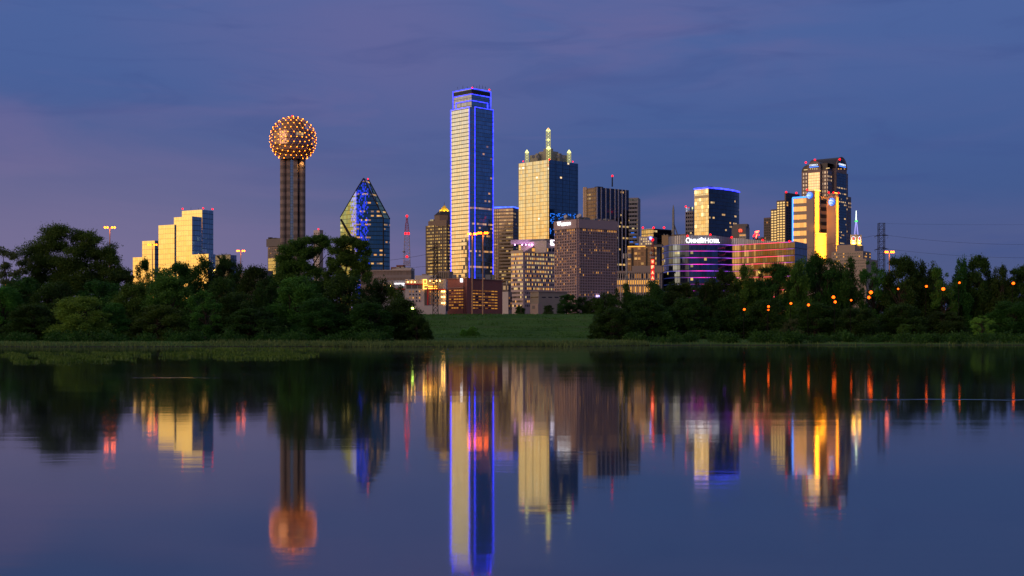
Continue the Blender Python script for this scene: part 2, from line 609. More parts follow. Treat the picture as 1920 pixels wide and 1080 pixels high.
def make_ground():
    xs = [-40000, -9000, -2500, -900, -420] + list(np.arange(-260, 261, 4.0)) + [420, 900, 2500, 9000, 40000]
    prof = [(-3000, 5, 0), (-120, 4, 0), (-40, 1.5, 0), (-22, 0.3, 0), (-12, -1.3, 0), (120, -1.3, 0), (-6, -0.9, 1), (0, -0.02, 1), (2.5, .22, 1),
            (7, .42, 1), (16, .55, 1), (34, .7, 1), (322, .8, 0), (336, 1.5, 0), (350, 3.8, 0), (362, 6.0, 0), (370, 7.15, 0), (376, 7.45, 0), (384, 7.45, 0),
            (396, 6.5, 0), (900, 6.5, 0), (4000, 6.4, 0), (50000, 6.0, 0)]
    rng = random.Random(3)
    v, f = [], []
    for x in xs:
        for (y, z, k) in prof:
            xx = max(-300, min(300, x))
            yy = y + (shore(xx) if k else 0)
            zz = z + (rng.uniform(-.06, .06) if 0 < z < 7 and abs(x) < 300 else 0)
            if y in (370, 376, 384) and not k:
                zz += 0.10 * math.sin(x * 0.03)
            v.append((x, yy, zz))
    n = len(prof)
    for i in range(len(xs) - 1):
        for j in range(n - 1):
            a = i * n + j
            f.append((a, a + n, a + n + 1, a + 1))
    me = bpy.data.meshes.new('ground')
    me.from_pydata(v, [], f)
    me.polygons.foreach_set("use_smooth", [True] * len(f))
    m, t, bs = newmat('ground_grass')
    g = t.n('ShaderNodeNewGeometry')
    mpn = t.n('ShaderNodeMapping', {0: g.outputs['Position']})
    mpn.inputs['Scale'].default_value = (1.0, 1.6, 1.0)
    n1 = t.n('ShaderNodeTexNoise', {'Vector': mpn.outputs[0], 'Scale': 0.06, 'Detail': 6.0, 'Roughness': 0.6})
    n2 = t.n('ShaderNodeTexNoise', {'Vector': mpn.outputs[0], 'Scale': 1.1, 'Detail': 5.0, 'Roughness': 0.7})
    mp3 = t.n('ShaderNodeMapping', {0: g.outputs['Position']})
    mp3.inputs['Scale'].default_value = (0.02, 0.55, 0.55)
    n3 = t.n('ShaderNodeTexNoise', {'Vector': mp3.outputs[0], 'Scale': 1.0, 'Detail': 3.0})
    ca = t.mix(t.smooth(n1.outputs[0], 0.35, 0.65), (0.024, 0.075, 0.012, 1), (0.066, 0.150, 0.024, 1))
    cb = t.mix(t.smooth(n2.outputs[0], 0.35, 0.75), ca, (0.046, 0.100, 0.020, 1))
    cc = t.mix(t.m('MULTIPLY', t.smooth(n3.outputs[0], 0.45, 0.62), 0.55), cb, (0.074, 0.150, 0.030, 1))
    # worn mowing tracks along the slope and drier patches
    spz = t.n('ShaderNodeSeparateXYZ', {0: g.outputs['Position']})
    wob = t.m('MULTIPLY_ADD', n1.outputs[0], 5.0, spz.outputs[1])
    tr1 = t.smooth(t.m('ABSOLUTE', t.m('SUBTRACT', wob, 351.5)), .9, .2)
    tr2 = t.smooth(t.m('ABSOLUTE', t.m('SUBTRACT', wob, 363.5)), .8, .2)
    cc = t.mix(t.m('MULTIPLY', t.m('MAXIMUM', tr1, tr2), .55), cc, (0.085, 0.085, 0.040, 1))
    n5 = t.n('ShaderNodeTexNoise', {'Vector': mpn.outputs[0], 'Scale': 0.16, 'Detail': 5.0, 'Roughness': 0.65})
    cc = t.mix(t.m('MULTIPLY', t.smooth(n5.outputs[0], .52, .72), .6), cc, (0.070, 0.095, 0.030, 1))
    # bare city ground beyond the levee
    sp = t.n('ShaderNodeSeparateXYZ', {0: g.outputs['Position']})
    cd = t.mix(t.smooth(sp.outputs[1], 388, 400), cc, (0.07, 0.068, 0.066, 1))
    # wet mud at the water's edge
    mud = t.smooth(sp.outputs[2], 0.22, 0.0)
    ce = t.mix(mud, cd, (0.035, 0.030, 0.022, 1))
    t.link(ce, bs.inputs['Base Color'])
    bs.inputs['Roughness'].default_value = 0.95
    bs.inputs['Specular IOR Level'].default_value = 0.1
    b = t.n('ShaderNodeBump', {'Height': n2.outputs[0], 'Strength': 0.6, 'Distance': 0.5})
    t.link(b.outputs[0], bs.inputs['Normal'])
    me.materials.append(m)
    o = bpy.data.objects.new('ground', me)
    COL.objects.link(o)
    tag(o, 'dark grassy river bank and levee rising behind the trees', kind='structure')


make_ground()


def make_water():
    v, f = [], []
    xs = [-3000, -600, -200, 0, 200, 600, 3000]
    ys = [-60, 0, 60, 140, 260, 290]
    for x in xs:
        for y in ys:
            v.append((x, y, 0.0))
    n = len(ys)
    for i in range(len(xs) - 1):
        for j in range(n - 1):
            a = i * n + j
            f.append((a, a + n, a + n + 1, a + 1))
    me = bpy.data.meshes.new('water')
    me.from_pydata(v, [], f)
    m = bpy.data.materials.new('river_water')
    m.use_nodes = True
    t = NT(m.node_tree)
    m.node_tree.nodes.remove(m.node_tree.nodes['Principled BSDF'])
    out = m.node_tree.nodes['Material Output']
    g = t.n('ShaderNodeNewGeometry')
    sp = t.n('ShaderNodeSeparateXYZ', {0: g.outputs['Position']})
    # slow swell, long in x
    mp = t.n('ShaderNodeMapping', {0: g.outputs['Position']})
    mp.inputs['Scale'].default_value = (0.05, 0.35, 1)
    a1 = t.n('ShaderNodeTexNoise', {'Vector': mp.outputs[0], 'Scale': 1.0, 'Detail': 3.0, 'Roughness': 0.5})
    mp2 = t.n('ShaderNodeMapping', {0: g.outputs['Position']})
    mp2.inputs['Scale'].default_value = (0.5, 2.2, 1)
    a2 = t.n('ShaderNodeTexNoise', {'Vector': mp2.outputs[0], 'Scale': 1.0, 'Detail': 3.0, 'Roughness': 0.55})
    mp3 = t.n('ShaderNodeMapping', {0: g.outputs['Position']})
    mp3.inputs['Scale'].default_value = (0.16, 0.10, 1)
    a3 = t.n('ShaderNodeTexNoise', {'Vector': mp3.outputs[0], 'Scale': 1.0, 'Detail': 4.0, 'Roughness': 0.65})
    mp4 = t.n('ShaderNodeMapping', {0: g.outputs['Position']})
    mp4.inputs['Scale'].default_value = (0.012, 0.05, 1)
    a4 = t.n('ShaderNodeTexNoise', {'Vector': mp4.outputs[0], 'Scale': 1.0, 'Detail': 3.0})
    wind = t.smooth(a4.outputs[0], 0.40, 0.66)
    # two wakes where the surface is broken by the current
    def streak(y0, wd, x0, x1, ed):
        yy = t.m('ABSOLUTE', t.m('SUBTRACT', t.m('MULTIPLY_ADD', a3.outputs[0], 5.0, sp.outputs[1]), y0 + 2.5))
        return t.m('MULTIPLY', t.smooth(yy, wd, 0.0), t.m('MULTIPLY', t.smooth(sp.outputs[0], x0, x0 + ed), t.smooth(sp.outputs[0], x1, x1 - ed)))
    k1 = streak(69.0, 0.7, -22.0, -14.0, 3.0)
    k2 = streak(47.3, 0.45, 11.0, 40.0, 4.0)
    wk = t.m('MAXIMUM', k1, k2)
    hgt = t.m('ADD', t.m('MULTIPLY', a1.outputs[0], 0.005), t.m('MULTIPLY', a2.outputs[0], t.m('ADD', t.m('MULTIPLY_ADD', wk, 0.016, 0.0007), t.m('MULTIPLY', wind, 0.0009))))
    b = t.n('ShaderNodeBump', {'Height': hgt, 'Strength': 1.0, 'Distance': 1.0})
    gl = t.n('ShaderNodeBsdfGlossy', {'Color': (0.90, 0.90, 0.90, 1), 'Roughness': t.m('MULTIPLY_ADD', wind, 0.016, 0.046), 'Normal': b.outputs[0]})
    df = t.n('ShaderNodeBsdfDiffuse', {'Color': (0.010, 0.013, 0.010, 1)})
    fr = t.n('ShaderNodeFresnel', {'IOR': 1.52})
    mx = t.n('ShaderNodeMixShader', {0: t.m('MULTIPLY_ADD', fr.outputs[0], 0.78, 0.19, clamp=True), 1: df.outputs[0], 2: gl.outputs[0]})
    t.link(mx.outputs[0], out.inputs[0])
    me.materials.append(m)
    o = bpy.data.objects.new('water', me)
    COL.objects.link(o)
    tag(o, 'calm dusk river water mirroring the lit skyline', kind='structure')


make_water()
# ------------------------------------------------------------------ city: common materials
ROOF = plain('roof_gravel', (0.10, 0.10, 0.105), 0.9)
CONC = plain('concrete_pale', (0.30, 0.235, 0.215), 0.8, var=0.10, scale=0.15)
CONC_D = plain('concrete_dark', (0.16, 0.14, 0.14), 0.8, var=0.12, scale=0.15)
WHITE = plain('white_panel', (0.46, 0.40, 0.40), 0.6, var=0.06, scale=0.1)
STEEL = plain('dark_steel', (0.022, 0.020, 0.022), 0.7, 0.1)
GALV = plain('galvanised_steel', (0.22, 0.22, 0.23), 0.5, 0.5)
BRONZE = plain('bronze_metal', (0.12, 0.08, 0.05), 0.45, 0.6)
WDARK = plain('window_dark', (0.03, 0.035, 0.05), 0.08, 0.9, var=0.2)
WWARM = emit('window_warm', (1.0, 0.46, 0.085), 0.85, False)
WDIM = emit('window_dim', (1.0, 0.42, 0.10), 0.28, False)
WPALE = emit('window_pale', (1.0, 0.70, 0.28), 0.72, False)
WIN = [WDARK, WWARM, WDIM, WPALE]
BLUE = emit('blue_led', (0.03, 0.035, 1.0), 4.5, False, 0.45)
SKYBLUE = emit('sky_blue_led', (0.06, 0.22, 1.0), 2.2, False)
WHITE_LED = emit('white_led', (0.95, 0.95, 1.0), 2.5, False)
SODIUM = emit('sodium_lamp', (1.0, 0.13, 0.003), 15.0, False)
AMBER = emit('amber_bulb', (1.0, 0.22, 0.008), 15.0)


def spot(root, loc, target, energy, col, cone=70, name='flood_light'):
    ld = bpy.data.lights.new(name, 'SPOT')
    ld.energy = energy
    ld.color = col
    ld.spot_size = R(cone)
    ld.spot_blend = .5
    ld.shadow_soft_size = .4
    lo = bpy.data.objects.new(name, ld)
    COL.objects.link(lo)
    lo.parent = root
    lo.location = Vector(loc) - root_off(root)
    lo.rotation_euler = (Vector(target) - Vector(loc)).to_track_quat('-Z', 'Y').to_euler()
    return lo


def strip(root, a, b, r, mat, name='light_strip'):
    m = MB()
    m.tube(a, b, r, n=4)
    return m.obj(name, mat, root)


def rods(root, pts, D, y0, hs, r=0.25):
    """thin aerials on a roof"""
    for x, h in zip(pts, hs):
        m = MB()
        m.tube(P(x, y0, D), P(x, y0 - h, D), r, r * 0.5, 5)
        m.obj('aerial', STEEL, root)


def roof_units(root, ft, z, n, seed, hmax=4.0, mat=None):
    """plant boxes standing on a flat roof"""
    rg = random.Random(seed)
    a, b, d = Vector(ft[0]), Vector(ft[1]) - Vector(ft[0]), Vector(ft[3]) - Vector(ft[0])
    for i in range(n):
        s, q = rg.uniform(.15, .85), rg.uniform(.15, .85)
        c = a + b * s + d * q
        h = rg.uniform(.4, 1) * hmax
        m = MB()
        rz = math.atan2(b.y, b.x)
        m.box((c.x, c.y, z + h / 2), min(b.length, 60) * rg.uniform(.06, .16), min(d.length, 60) * rg.uniform(.06, .16), h, 0, rz)
        m.obj('roof_unit', mat or GALV, root)


def block(root, ft, z0, z1, mats, name='tower_block', roof=ROOF, parapet=0.0):
    """prism with one facade material per side: left, right, rest"""
    m = MB()
    # footprint order: corner, right, back, left -> sides: right face, far side, back side, left face
    ml = list(mats) + [roof]
    m.prism(ft, z0, z1, [1, 0, 1, 0], len(ml) - 1)
    return m.obj(name, ml, root)


def lattice(mb, base, w0, w1, z0, z1, nseg, r, cross=True, diag=True):
    """square lattice mast"""
    def cs(i):
        t = i / nseg
        ww = (w0 + (w1 - w0) * t) / 2
        z = z0 + (z1 - z0) * t
        return [Vector((base[0] + a * ww, base[1] + b * ww, z)) for a, b in ((-1, -1), (1, -1), (1, 1), (-1, 1))]
    for i in range(nseg):
        A, B = cs(i), cs(i + 1)
        for k in range(4):
            mb.tube(A[k], B[k], r, n=4, caps=False)
            j = (k + 1) % 4
            if diag:
                mb.tube(A[k], B[j], r * .7, n=3, caps=False)
                if cross:
                    mb.tube(A[j], B[k], r * .7, n=3, caps=False)
            mb.tube(B[k], B[j], r * .7, n=3, caps=False)


# ------------------------------------------------------------------ gold stepped glass hotel (far left)
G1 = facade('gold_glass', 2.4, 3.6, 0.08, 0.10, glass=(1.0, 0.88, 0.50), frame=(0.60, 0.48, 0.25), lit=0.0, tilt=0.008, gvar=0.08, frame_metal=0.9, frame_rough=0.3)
G2 = facade('gold_glass_shaded', 2.4, 3.6, 0.06, 0.10, glass=(0.30, 0.40, 0.46), frame=(0.03, 0.04, 0.05), lit=0.0, tilt=0.012, gvar=0.2)  # bluish dark copy of the gold glass, shade put into its colour


def hyatt():
    D = 900
    ft = corner(341, 379, 400, D + 14, 32)
    r = building('stepped_hotel', 'stepped gold mirror glass hotel beside the dark low glass block', ft)
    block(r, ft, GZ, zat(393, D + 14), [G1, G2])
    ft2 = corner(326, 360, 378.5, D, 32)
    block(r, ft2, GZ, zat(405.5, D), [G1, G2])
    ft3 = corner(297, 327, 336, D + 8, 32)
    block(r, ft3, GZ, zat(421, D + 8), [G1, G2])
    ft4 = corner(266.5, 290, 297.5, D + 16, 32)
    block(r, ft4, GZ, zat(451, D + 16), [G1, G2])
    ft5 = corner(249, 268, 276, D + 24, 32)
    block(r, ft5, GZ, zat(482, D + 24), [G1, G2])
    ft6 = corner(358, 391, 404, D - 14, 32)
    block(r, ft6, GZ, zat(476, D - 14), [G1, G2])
    for x, y in ((342.5, 391.5), (381, 390.5), (398.5, 392)):
        redlight(r, x, y, D, 0.65)
    rods(r, [358, 372], D + 20, 393, [4, 3], 0.15)


hyatt()


def dark_block():
    D = 960
    ft = corner(402, 432, 443.5, D, 40)
    r = building('glass_office', 'low dark blue glass block with a diagonal brace beside the gold hotel', ft)
    dk = facade('dark_blue_glass', 3, 4, .08, .15, glass=(.20, .22, .27), frame=(.03, .03, .035), lit=.0)
    block(r, ft, GZ, zat(478, D), [dk, dk])
    fl, fr = faces(ft)
    m = MB()
    a = fl.hit(408, 480)
    b = fl.hit(424, 500)
    m.tube(fl.at(a[0], a[1], .5), fl.at(b[0], b[1], .5), .5)
    m.obj('brace', STEEL, r)
    m = MB()
    fl.pxbox(m, 403, 432.5, 477.4, 479.2, .5)
    m.obj('coping', GALV, r)
    ft = corner(443, 500, 512, 980, 55)
    r = building('low_hall', 'long low dark roofed hall between the lamp posts and ball tower', ft)
    block(r, ft, GZ, zat(507.5, 980), [CONC_D, CONC_D])
    m = MB()
    f = Face(ft[3], ft[0])
    f.pxbox(m, 443, 500, 506.0, 508.5, 1.0)
    m.obj('roof_edge', STEEL, r)


dark_block()


# ------------------------------------------------------------------ ball tower
def ball_tower():
    D = 1000
    s = D / F
    c = P(549.5, HY, D)
    cx, cy = c.x, c.y
    r = thing('observation_tower', 'tall concrete tower topped by a lit geodesic ball', 'tower', (cx, cy, GZ))
    m_, t, bs = newmat('banded_concrete')
    g = t.n('ShaderNodeNewGeometry')
    sp = t.n('ShaderNodeSeparateXYZ', {0: g.outputs['Position']})
    wv = t.m('SINE', t.m('MULTIPLY', sp.outputs[2], 1.05))
    n1 = t.n('ShaderNodeTexNoise', {'Vector': g.outputs['Position'], 'Scale': .25, 'Detail': 4.0})
    f = t.m('ADD', t.m('MULTIPLY', t.smooth(wv, -.6, .6), .55), t.m('MULTIPLY', n1.outputs[0], .5))
    t.link(t.mix(f, (.105, .080, .072, 1), (.30, .225, .20, 1)), bs.inputs['Base Color'])
    bs.inputs['Roughness'].default_value = .85
    # four shafts
    for dx, dy, rad, ztop in ((-17.3, -4, 6.3, 300), (17.3, -2, 6.3, 300), (0, 9, 8, 300)):
        m = MB()
        m.lathe(cx + dx * s, cy + dy * s, [(rad * s, GZ), (rad * s, zat(290, D))], 24)
        m.obj('shaft', m_, r, smooth=True)
    m = MB()
    hw, hd = 10.2 * s, 12 * s
    ft = [(cx - hw, cy - hd), (cx - hw * .35, cy - hd), (cx - hw * .35, cy - hd + .7), (cx + hw * .25, cy - hd + .7), (cx + hw * .25, cy - hd),
          (cx + hw, cy - hd), (cx + hw, cy + hd * .3), (cx - hw, cy + hd * .3)]
    m.prism(ft, GZ, zat(292, D), 0)
    m.obj('core', m_, r)
    tg = facade('lift_glass', 1.6, 2.2, .1, .08, glass=(.26, .36, .40), frame=(.02, .025, .03), lit=0)
    m = MB()
    m.prism([(cx - hw * .34, cy - hd + .25), (cx + hw * .24, cy - hd + .25), (cx + hw * .24, cy - hd + .6), (cx - hw * .34, cy - hd + .6)], GZ, zat(296, D), 0)
    m.obj('lift_shaft', tg, r)
    dk = plain('tower_web', (.055, .045, .042), .9)
    for sx in (-1, 1):
        for y0, y1 in ((298, 309), (361, 421), (455, 560)):
            m = MB()
            m.box((cx + sx * 11.2 * s, cy + 2 * s, (zat(y0, D) + zat(y1, D)) / 2), 3.6 * s, 4 * s, zat(y0, D) - zat(y1, D))
            m.obj('web_wall', dk, r)
        for y in (318, 324, 331, 345, 434, 446):
            m = MB()
            m.box((cx + sx * 11.2 * s, cy + 2 * s, zat(y, D)), 4 * s, 4 * s, .7)
            m.obj('link_beam', dk, r)
    zc = zat(262, D)
    Rr = 43.0 * s
    # floors inside the ball
    br = facade('drum_glass', 2.0, 5.4, .10, .06, glass=(.46, .30, .27), frame=(.16, .09, .06), rough=.14, lit=0.03, tilt=.012, gvar=.35)  # coppery tint stands in for bulb glow on the glass
    cn = plain('drum_concrete', (.36, .22, .15), .8)  # concrete warmed towards copper for the bulbs' glow
    m = MB()
    m.lathe(cx, cy, [(36.5 * s, zat(274.5, D)), (37.2 * s, zat(248.5, D))], 56)
    m.obj('glazed_deck', br, r, smooth=True)
    m = MB()
    m.lathe(cx, cy, [(24 * s, zat(293, D)), (34 * s, zat(286, D)), (37.5 * s, zat(284, D)), (37.5 * s, zat(280.5, D)), (34.5 * s, zat(280, D)), (34.5 * s, zat(275.5, D)), (37.5 * s, zat(274.8, D)), (37.5 * s, zat(274.2, D)), (0, zat(274.2, D))], 48)
    m.obj('deck_rim', cn, r)
    m = MB()
    m.lathe(cx, cy, [(0, zat(249, D)), (38 * s, zat(249, D)), (38 * s, zat(246.2, D)), (0, zat(246, D))], 48)
    m.obj('roof_ring', cn, r)
    m = MB()
    m.lathe(cx, cy, [(21.5 * s, zat(246, D)), (21.5 * s, zat(228.5, D)), (0, zat(228, D))], 32)
    m.obj('upper_drum', cn, r)
    m = MB()
    m.lathe(cx, cy, [(7 * s, zat(228, D)), (7 * s, zat(222.5, D)), (0, zat(222, D))], 20)
    m.obj('roof_house', CONC_D, r)
    m = MB()
    m.lathe(cx, cy, [(23.4 * s, zat(300, D)), (23.4 * s, zat(292, D)), (0, zat(292, D))], 40)
    m.obj('collar', m_, r)
    # geodesic frame, frequency five
    ph = (1 + 5 ** .5) / 2
    iv = [Vector(v).normalized() for v in ((-1, ph, 0), (1, ph, 0), (-1, -ph, 0), (1, -ph, 0), (0, -1, ph), (0, 1, ph), (0, -1, -ph), (0, 1, -ph), (ph, 0, -1), (ph, 0, 1), (-ph, 0, -1), (-ph, 0, 1))]
    fc = [(0, 11, 5), (0, 5, 1), (0, 1, 7), (0, 7, 10), (0, 10, 11), (1, 5, 9), (5, 11, 4), (11, 10, 2), (10, 7, 6), (7, 1, 8), (3, 9, 4), (3, 4, 2), (3, 2, 6), (3, 6, 8), (3, 8, 9), (4, 9, 5), (2, 4, 11), (6, 2, 10), (8, 6, 7), (9, 8, 1)]
    N = 5
    pts, key, edges = [], {}, set()

    def gid(v):
        k = tuple(round(q, 3) for q in v)
        if k not in key:
            key[k] = len(pts)
            pts.append(v)
        return key[k]
    for a, b, cc in fc:
        A, B, C_ = iv[a], iv[b], iv[cc]
        idx = {}
        for i in range(N + 1):
            for j in range(N + 1 - i):
                idx[i, j] = gid(((A * (N - i - j) + B * i + C_ * j) / N).normalized())
        for i in range(N):
            for j in range(N - i):
                for p, q in (((i, j), (i + 1, j)), ((i, j), (i, j + 1)), ((i + 1, j), (i, j + 1))):
                    edges.add(tuple(sorted((idx[p], idx[q]))))
    rot = Matrix.Rotation(R(31.7), 3, 'X') @ Matrix.Rotation(R(90), 3, 'Y') if False else Matrix.Rotation(R(12), 3, 'Z')
    pts = [rot @ p for p in pts]
    m = MB()
    ok = lambda p: p.z > -.86
    for a, b in edges:
        if ok(pts[a]) and ok(pts[b]):
            m.tube(Vector((cx, cy, zc)) + pts[a] * Rr, Vector((cx, cy, zc)) + pts[b] * Rr, .20, n=3, caps=False)
    m.obj('geodesic_frame', plain('frame_bulb_tint', (.62, .33, .18), .5, .3), r, weld=False)  # aluminium coloured copper for the orange glow of the bulbs
    order = sorted([p for p in pts if ok(p)], key=lambda p: p.y)
    for p in order[:100]:
        bulb('light_bulb', r, Vector((cx, cy, zc)) + p * (Rr + .2), .26, AMBER)
    m = MB()
    for p in order[100:]:
        q = Vector((cx, cy, zc)) + p * (Rr + .2)
        m.lathe(q.x, q.y, [(0, q.z - .26), (.22, q.z - .15), (.26, q.z), (.22, q.z + .15), (0, q.z + .26)], 8)
    o = m.obj('light_bulb', AMBER, r)
    o['kind'] = 'stuff'
    redlight(r, 548.5, 218, D, .8)
    # a lamp under the ball washing the right hand shaft
    spot(r, (cx + 17.6 * s, cy - 13 * s, zat(302, D)), (cx + 17.6 * s, cy - 10 * s, zat(315, D)), 3000, (1, .5, .12), 100)


ball_tower()


def old_hotel():
    D = 1300
    ft = corner(502, 523, 533, D, 40)
    r = building('old_hotel', 'weathered concrete block behind the ball tower shaft', ft)
    cc = plain('weathered_concrete', (.24, .19, .18), .85, var=.3, scale=.06)
    block(r, ft, GZ, zat(462, D), [cc, CONC_D])
    fl, fr = faces(ft)
    m = MB()
    fl.pxbox(m, 500.5, 526, 447.5, 462, .8, 8)
    m.obj('crown_storey', CONC_D, r)
    for x0, x1, y in ((503, 507, 445), (509, 516, 446), (518, 523, 446.5)):
        m = MB()
        fl.pxbox(m, x0, x1, y, 449, .2, 3)
        m.obj('roof_unit', STEEL, r)
    us = [fl.hit(x)[0] for x in np.linspace(504, 522, 7)]
    us = [(u, u + 1.3) for u in us]
    zs = [(zat(y + 1.6, D), zat(y, D)) for y in np.arange(464, 484, 3.1)]
    fl.windows(r, us, zs, WIN, lambda i, j: 0 if (i * 7 + j * 5) % 11 else 2, [60])
    ft = corner(503, 517, 521, D - 60, 40)
    r2 = building('pale_annex', 'pale glazed annex in front of the weathered concrete block', ft)
    pg = facade('pale_green_glass', 2.2, 3.6, .1, .12, glass=(.50, .52, .36), frame=(.15, .15, .12), lit=0, frame_metal=.5)
    block(r2, ft, GZ, zat(484, D - 60), [pg, CONC_D])
    ft = corner(588, 599, 606, 1500, 40)
    r3 = building('slim_tower', 'slim pale tower showing between branches beside the pointed glass tower', ft)
    block(r3, ft, GZ, zat(431, 1500), [WHITE, CONC])
    redlight(r3, 597, 429.5, 1500)
    fl, fr = faces(ft)
    zs = [(zat(y + 2, 1500), zat(y, 1500)) for y in np.arange(436, 500, 4.5)]
    fl.windows(r3, bands(3, 0, fl.L, .5), zs, WIN, lambda i, j: 0, [50])


old_hotel()


# ------------------------------------------------------------------ pointed prism tower
def prism_tower():
    D = 1150
    p = lambda x: (x - CX) / F
    C0 = Vector((p(668) * D, D))
    def along(phi, x, right):
        c, s = math.cos(R(phi)), math.sin(R(phi))
        t = Vector((s, c)) if right else Vector((-c, s))
        k = p(x)
        a = (k * C0.y - C0.x) / (t.x - k * t.y)
        return C0 + t * a
    Lp = along(42, 638, False)
    d = 96                                   # front-right facet turned slightly to the right
    Rp = along(d - 12, 719, True)
    r = thing('prism_tower', 'pointed prism shaped glass tower with blue lights and sloping shoulders', 'building', ((C0.x + Rp.x) / 2, C0.y + 10, GZ))
    f1, f2 = Face(Lp, C0), Face(C0, Rp)

    q = lambda f, x, y: f.at(*f.hit(x, y))
    GL = facade('prism_glass_sunset', 2.6, 3.9, .05, .12, glass=(.31, .39, .24), frame=(.08, .14, .12), lit=.015, tilt=.03, gvar=.35, frame_metal=.8, frame_rough=.2,  # sunset glow put into the glass tint of this facet
                led=(f1.L - 9, f1.L + 9, (.02, .035, .85), .95, .6))
    GF = facade('prism_glass_dusk', 2.6, 3.9, .05, .22, glass=(.13, .26, .29), frame=(.035, .075, .09), lit=.13, litv=(.5, .85), litcol=(1, .42, .05), litstr=.85, rowlit=.16, tilt=.02, frame_metal=.6, frame_rough=.25,  # same glass turned from the sunset, its shade put into the tint
                led=(-9.0, 13.0, (.02, .035, .85), .9, .5), block=5)
    GS = facade('prism_glass_side', 2.6, 3.9, .05, .22, glass=(.15, .29, .33), frame=(.04, .08, .10), lit=.10, litv=(.5, .85), litcol=(1, .42, .05), litstr=.8, rowlit=.16, tilt=.02, frame_metal=.6, frame_rough=.25, block=5)

    def uvw(f, pts):
        return [((Vector((a.x, a.y)) - f.a).dot(f.u), a.z + 1000) for a in pts]
    m = MB()
    A, Bq = q(f1, 638, 407), q(f1, 668, 356)
    a0, b0 = Vector((A.x, A.y, GZ)), Vector((Bq.x, Bq.y, GZ))
    ps = [a0, b0, Bq, A]
    m.poly(ps, uvw(f1, ps), 0)
    ap, sh = q(f2, 682, 334), q(f2, 719, 409)
    e0 = Vector((sh.x, sh.y, GZ))
    ps = [b0, e0, sh, ap, Bq]
    m.poly(ps, uvw(f2, ps), 1)
    # side face behind the front facet
    k = p(731)
    dirb = Vector((math.sin(R(38)), math.cos(R(38))))
    E = Vector((e0.x, e0.y))
    a = (k * E.y - E.x) / (dirb.x - k * dirb.y)
    G = E + dirb * a
    g0, g1 = Vector((G.x, G.y, GZ)), Vector((G.x, G.y, zat(411, G.y)))
    f3 = Face(E, G)
    ps = [e0, g0, g1, sh]
    m.poly(ps, uvw(f3, ps), 2)
    top = P(691, 337, ap.y + 14)
    ps = [sh, g1, top, ap]
    m.poly(ps, uvw(f3, ps), 2)
    # rear
    bk = Vector((A.x + 24, A.y + 40))
    bk0, bk1 = Vector((bk.x, bk.y, GZ)), Vector((bk.x, bk.y, A.z))
    m.poly([g0, bk0, bk1, top, g1], None, 3)
    m.poly([bk0, a0, A, bk1], None, 3)
    m.poly([A, Bq, ap, top, bk1], None, 3)
    m.obj('glass_prism', [GL, GF, GS, WDARK], r, weld=False)
    for a, b in ((ap, sh), (A, Bq), (Bq, ap), (sh, e0), (top, g1)):
        m = MB()
        m.tube(a, b, .55, n=4)
        m.obj('edge_mullion', STEEL, r)
    redlight(r, 690, 335.5, D)
    cr = thing('tower_crane', 'dark crane boom slanting down in front of the pointed glass tower', 'crane', tuple(P(664, HY, 1080)[:2]) + (GZ,))
    m = MB()
    m.tube(P(639, 411, 1080), P(662, 452, 1080), .9, 1.3, 5)
    m.obj('boom', STEEL, cr)
    m = MB()
    m.tube(P(662, 452, 1080), Vector((P(664, 452, 1080).x, 1080, GZ)), 1.1, 1.3, 5)
    m.obj('mast', STEEL, cr)
    m = MB()
    m.box(P(664, 452, 1080), 3, 3, 3)
    m.obj('cab', GALV, cr)


prism_tower()


# ------------------------------------------------------------------ tall lattice aerial with red lights
def aerial():
    D = 1300
    b = P(763, HY, D)
    r = thing('radio_mast', 'red and white lattice radio mast with red lights', 'mast', (b.x, b.y, GZ))
    for i, (y0, y1, w0, w1, mt) in enumerate(((500, 489, 6.5, 6.2, 'w'), (489, 460, 6.2, 5.4, 'w'), (460, 436, 5.4, 4.2, 'w'), (436, 418, 4.2, 2.6, 'r'), (418, 405, 2.0, 1.2, 'r'))):
        m = MB()
        lattice(m, b, w0, w1, zat(y0, D), zat(y1, D), 4, .16)
        m.obj('lattice_section', plain('mast_red', (.35, .05, .05), .6) if mt == 'r' else plain('mast_white', (.42, .36, .40), .6), r, weld=False)
    for x, y in ((763, 405), (760.3, 437.8), (766, 437.8), (763, 481.5)):
        redlight(r, x, y, D - 3, .9)
    m = MB()
    m.lathe(P(757.8, 0, D).x, D - 3, [(0, zat(474, D)), (1.4, zat(473, D)), (1.4, zat(471, D)), (0, zat(470.5, D))], 12)
    m.obj('dish', GALV, r)


aerial()


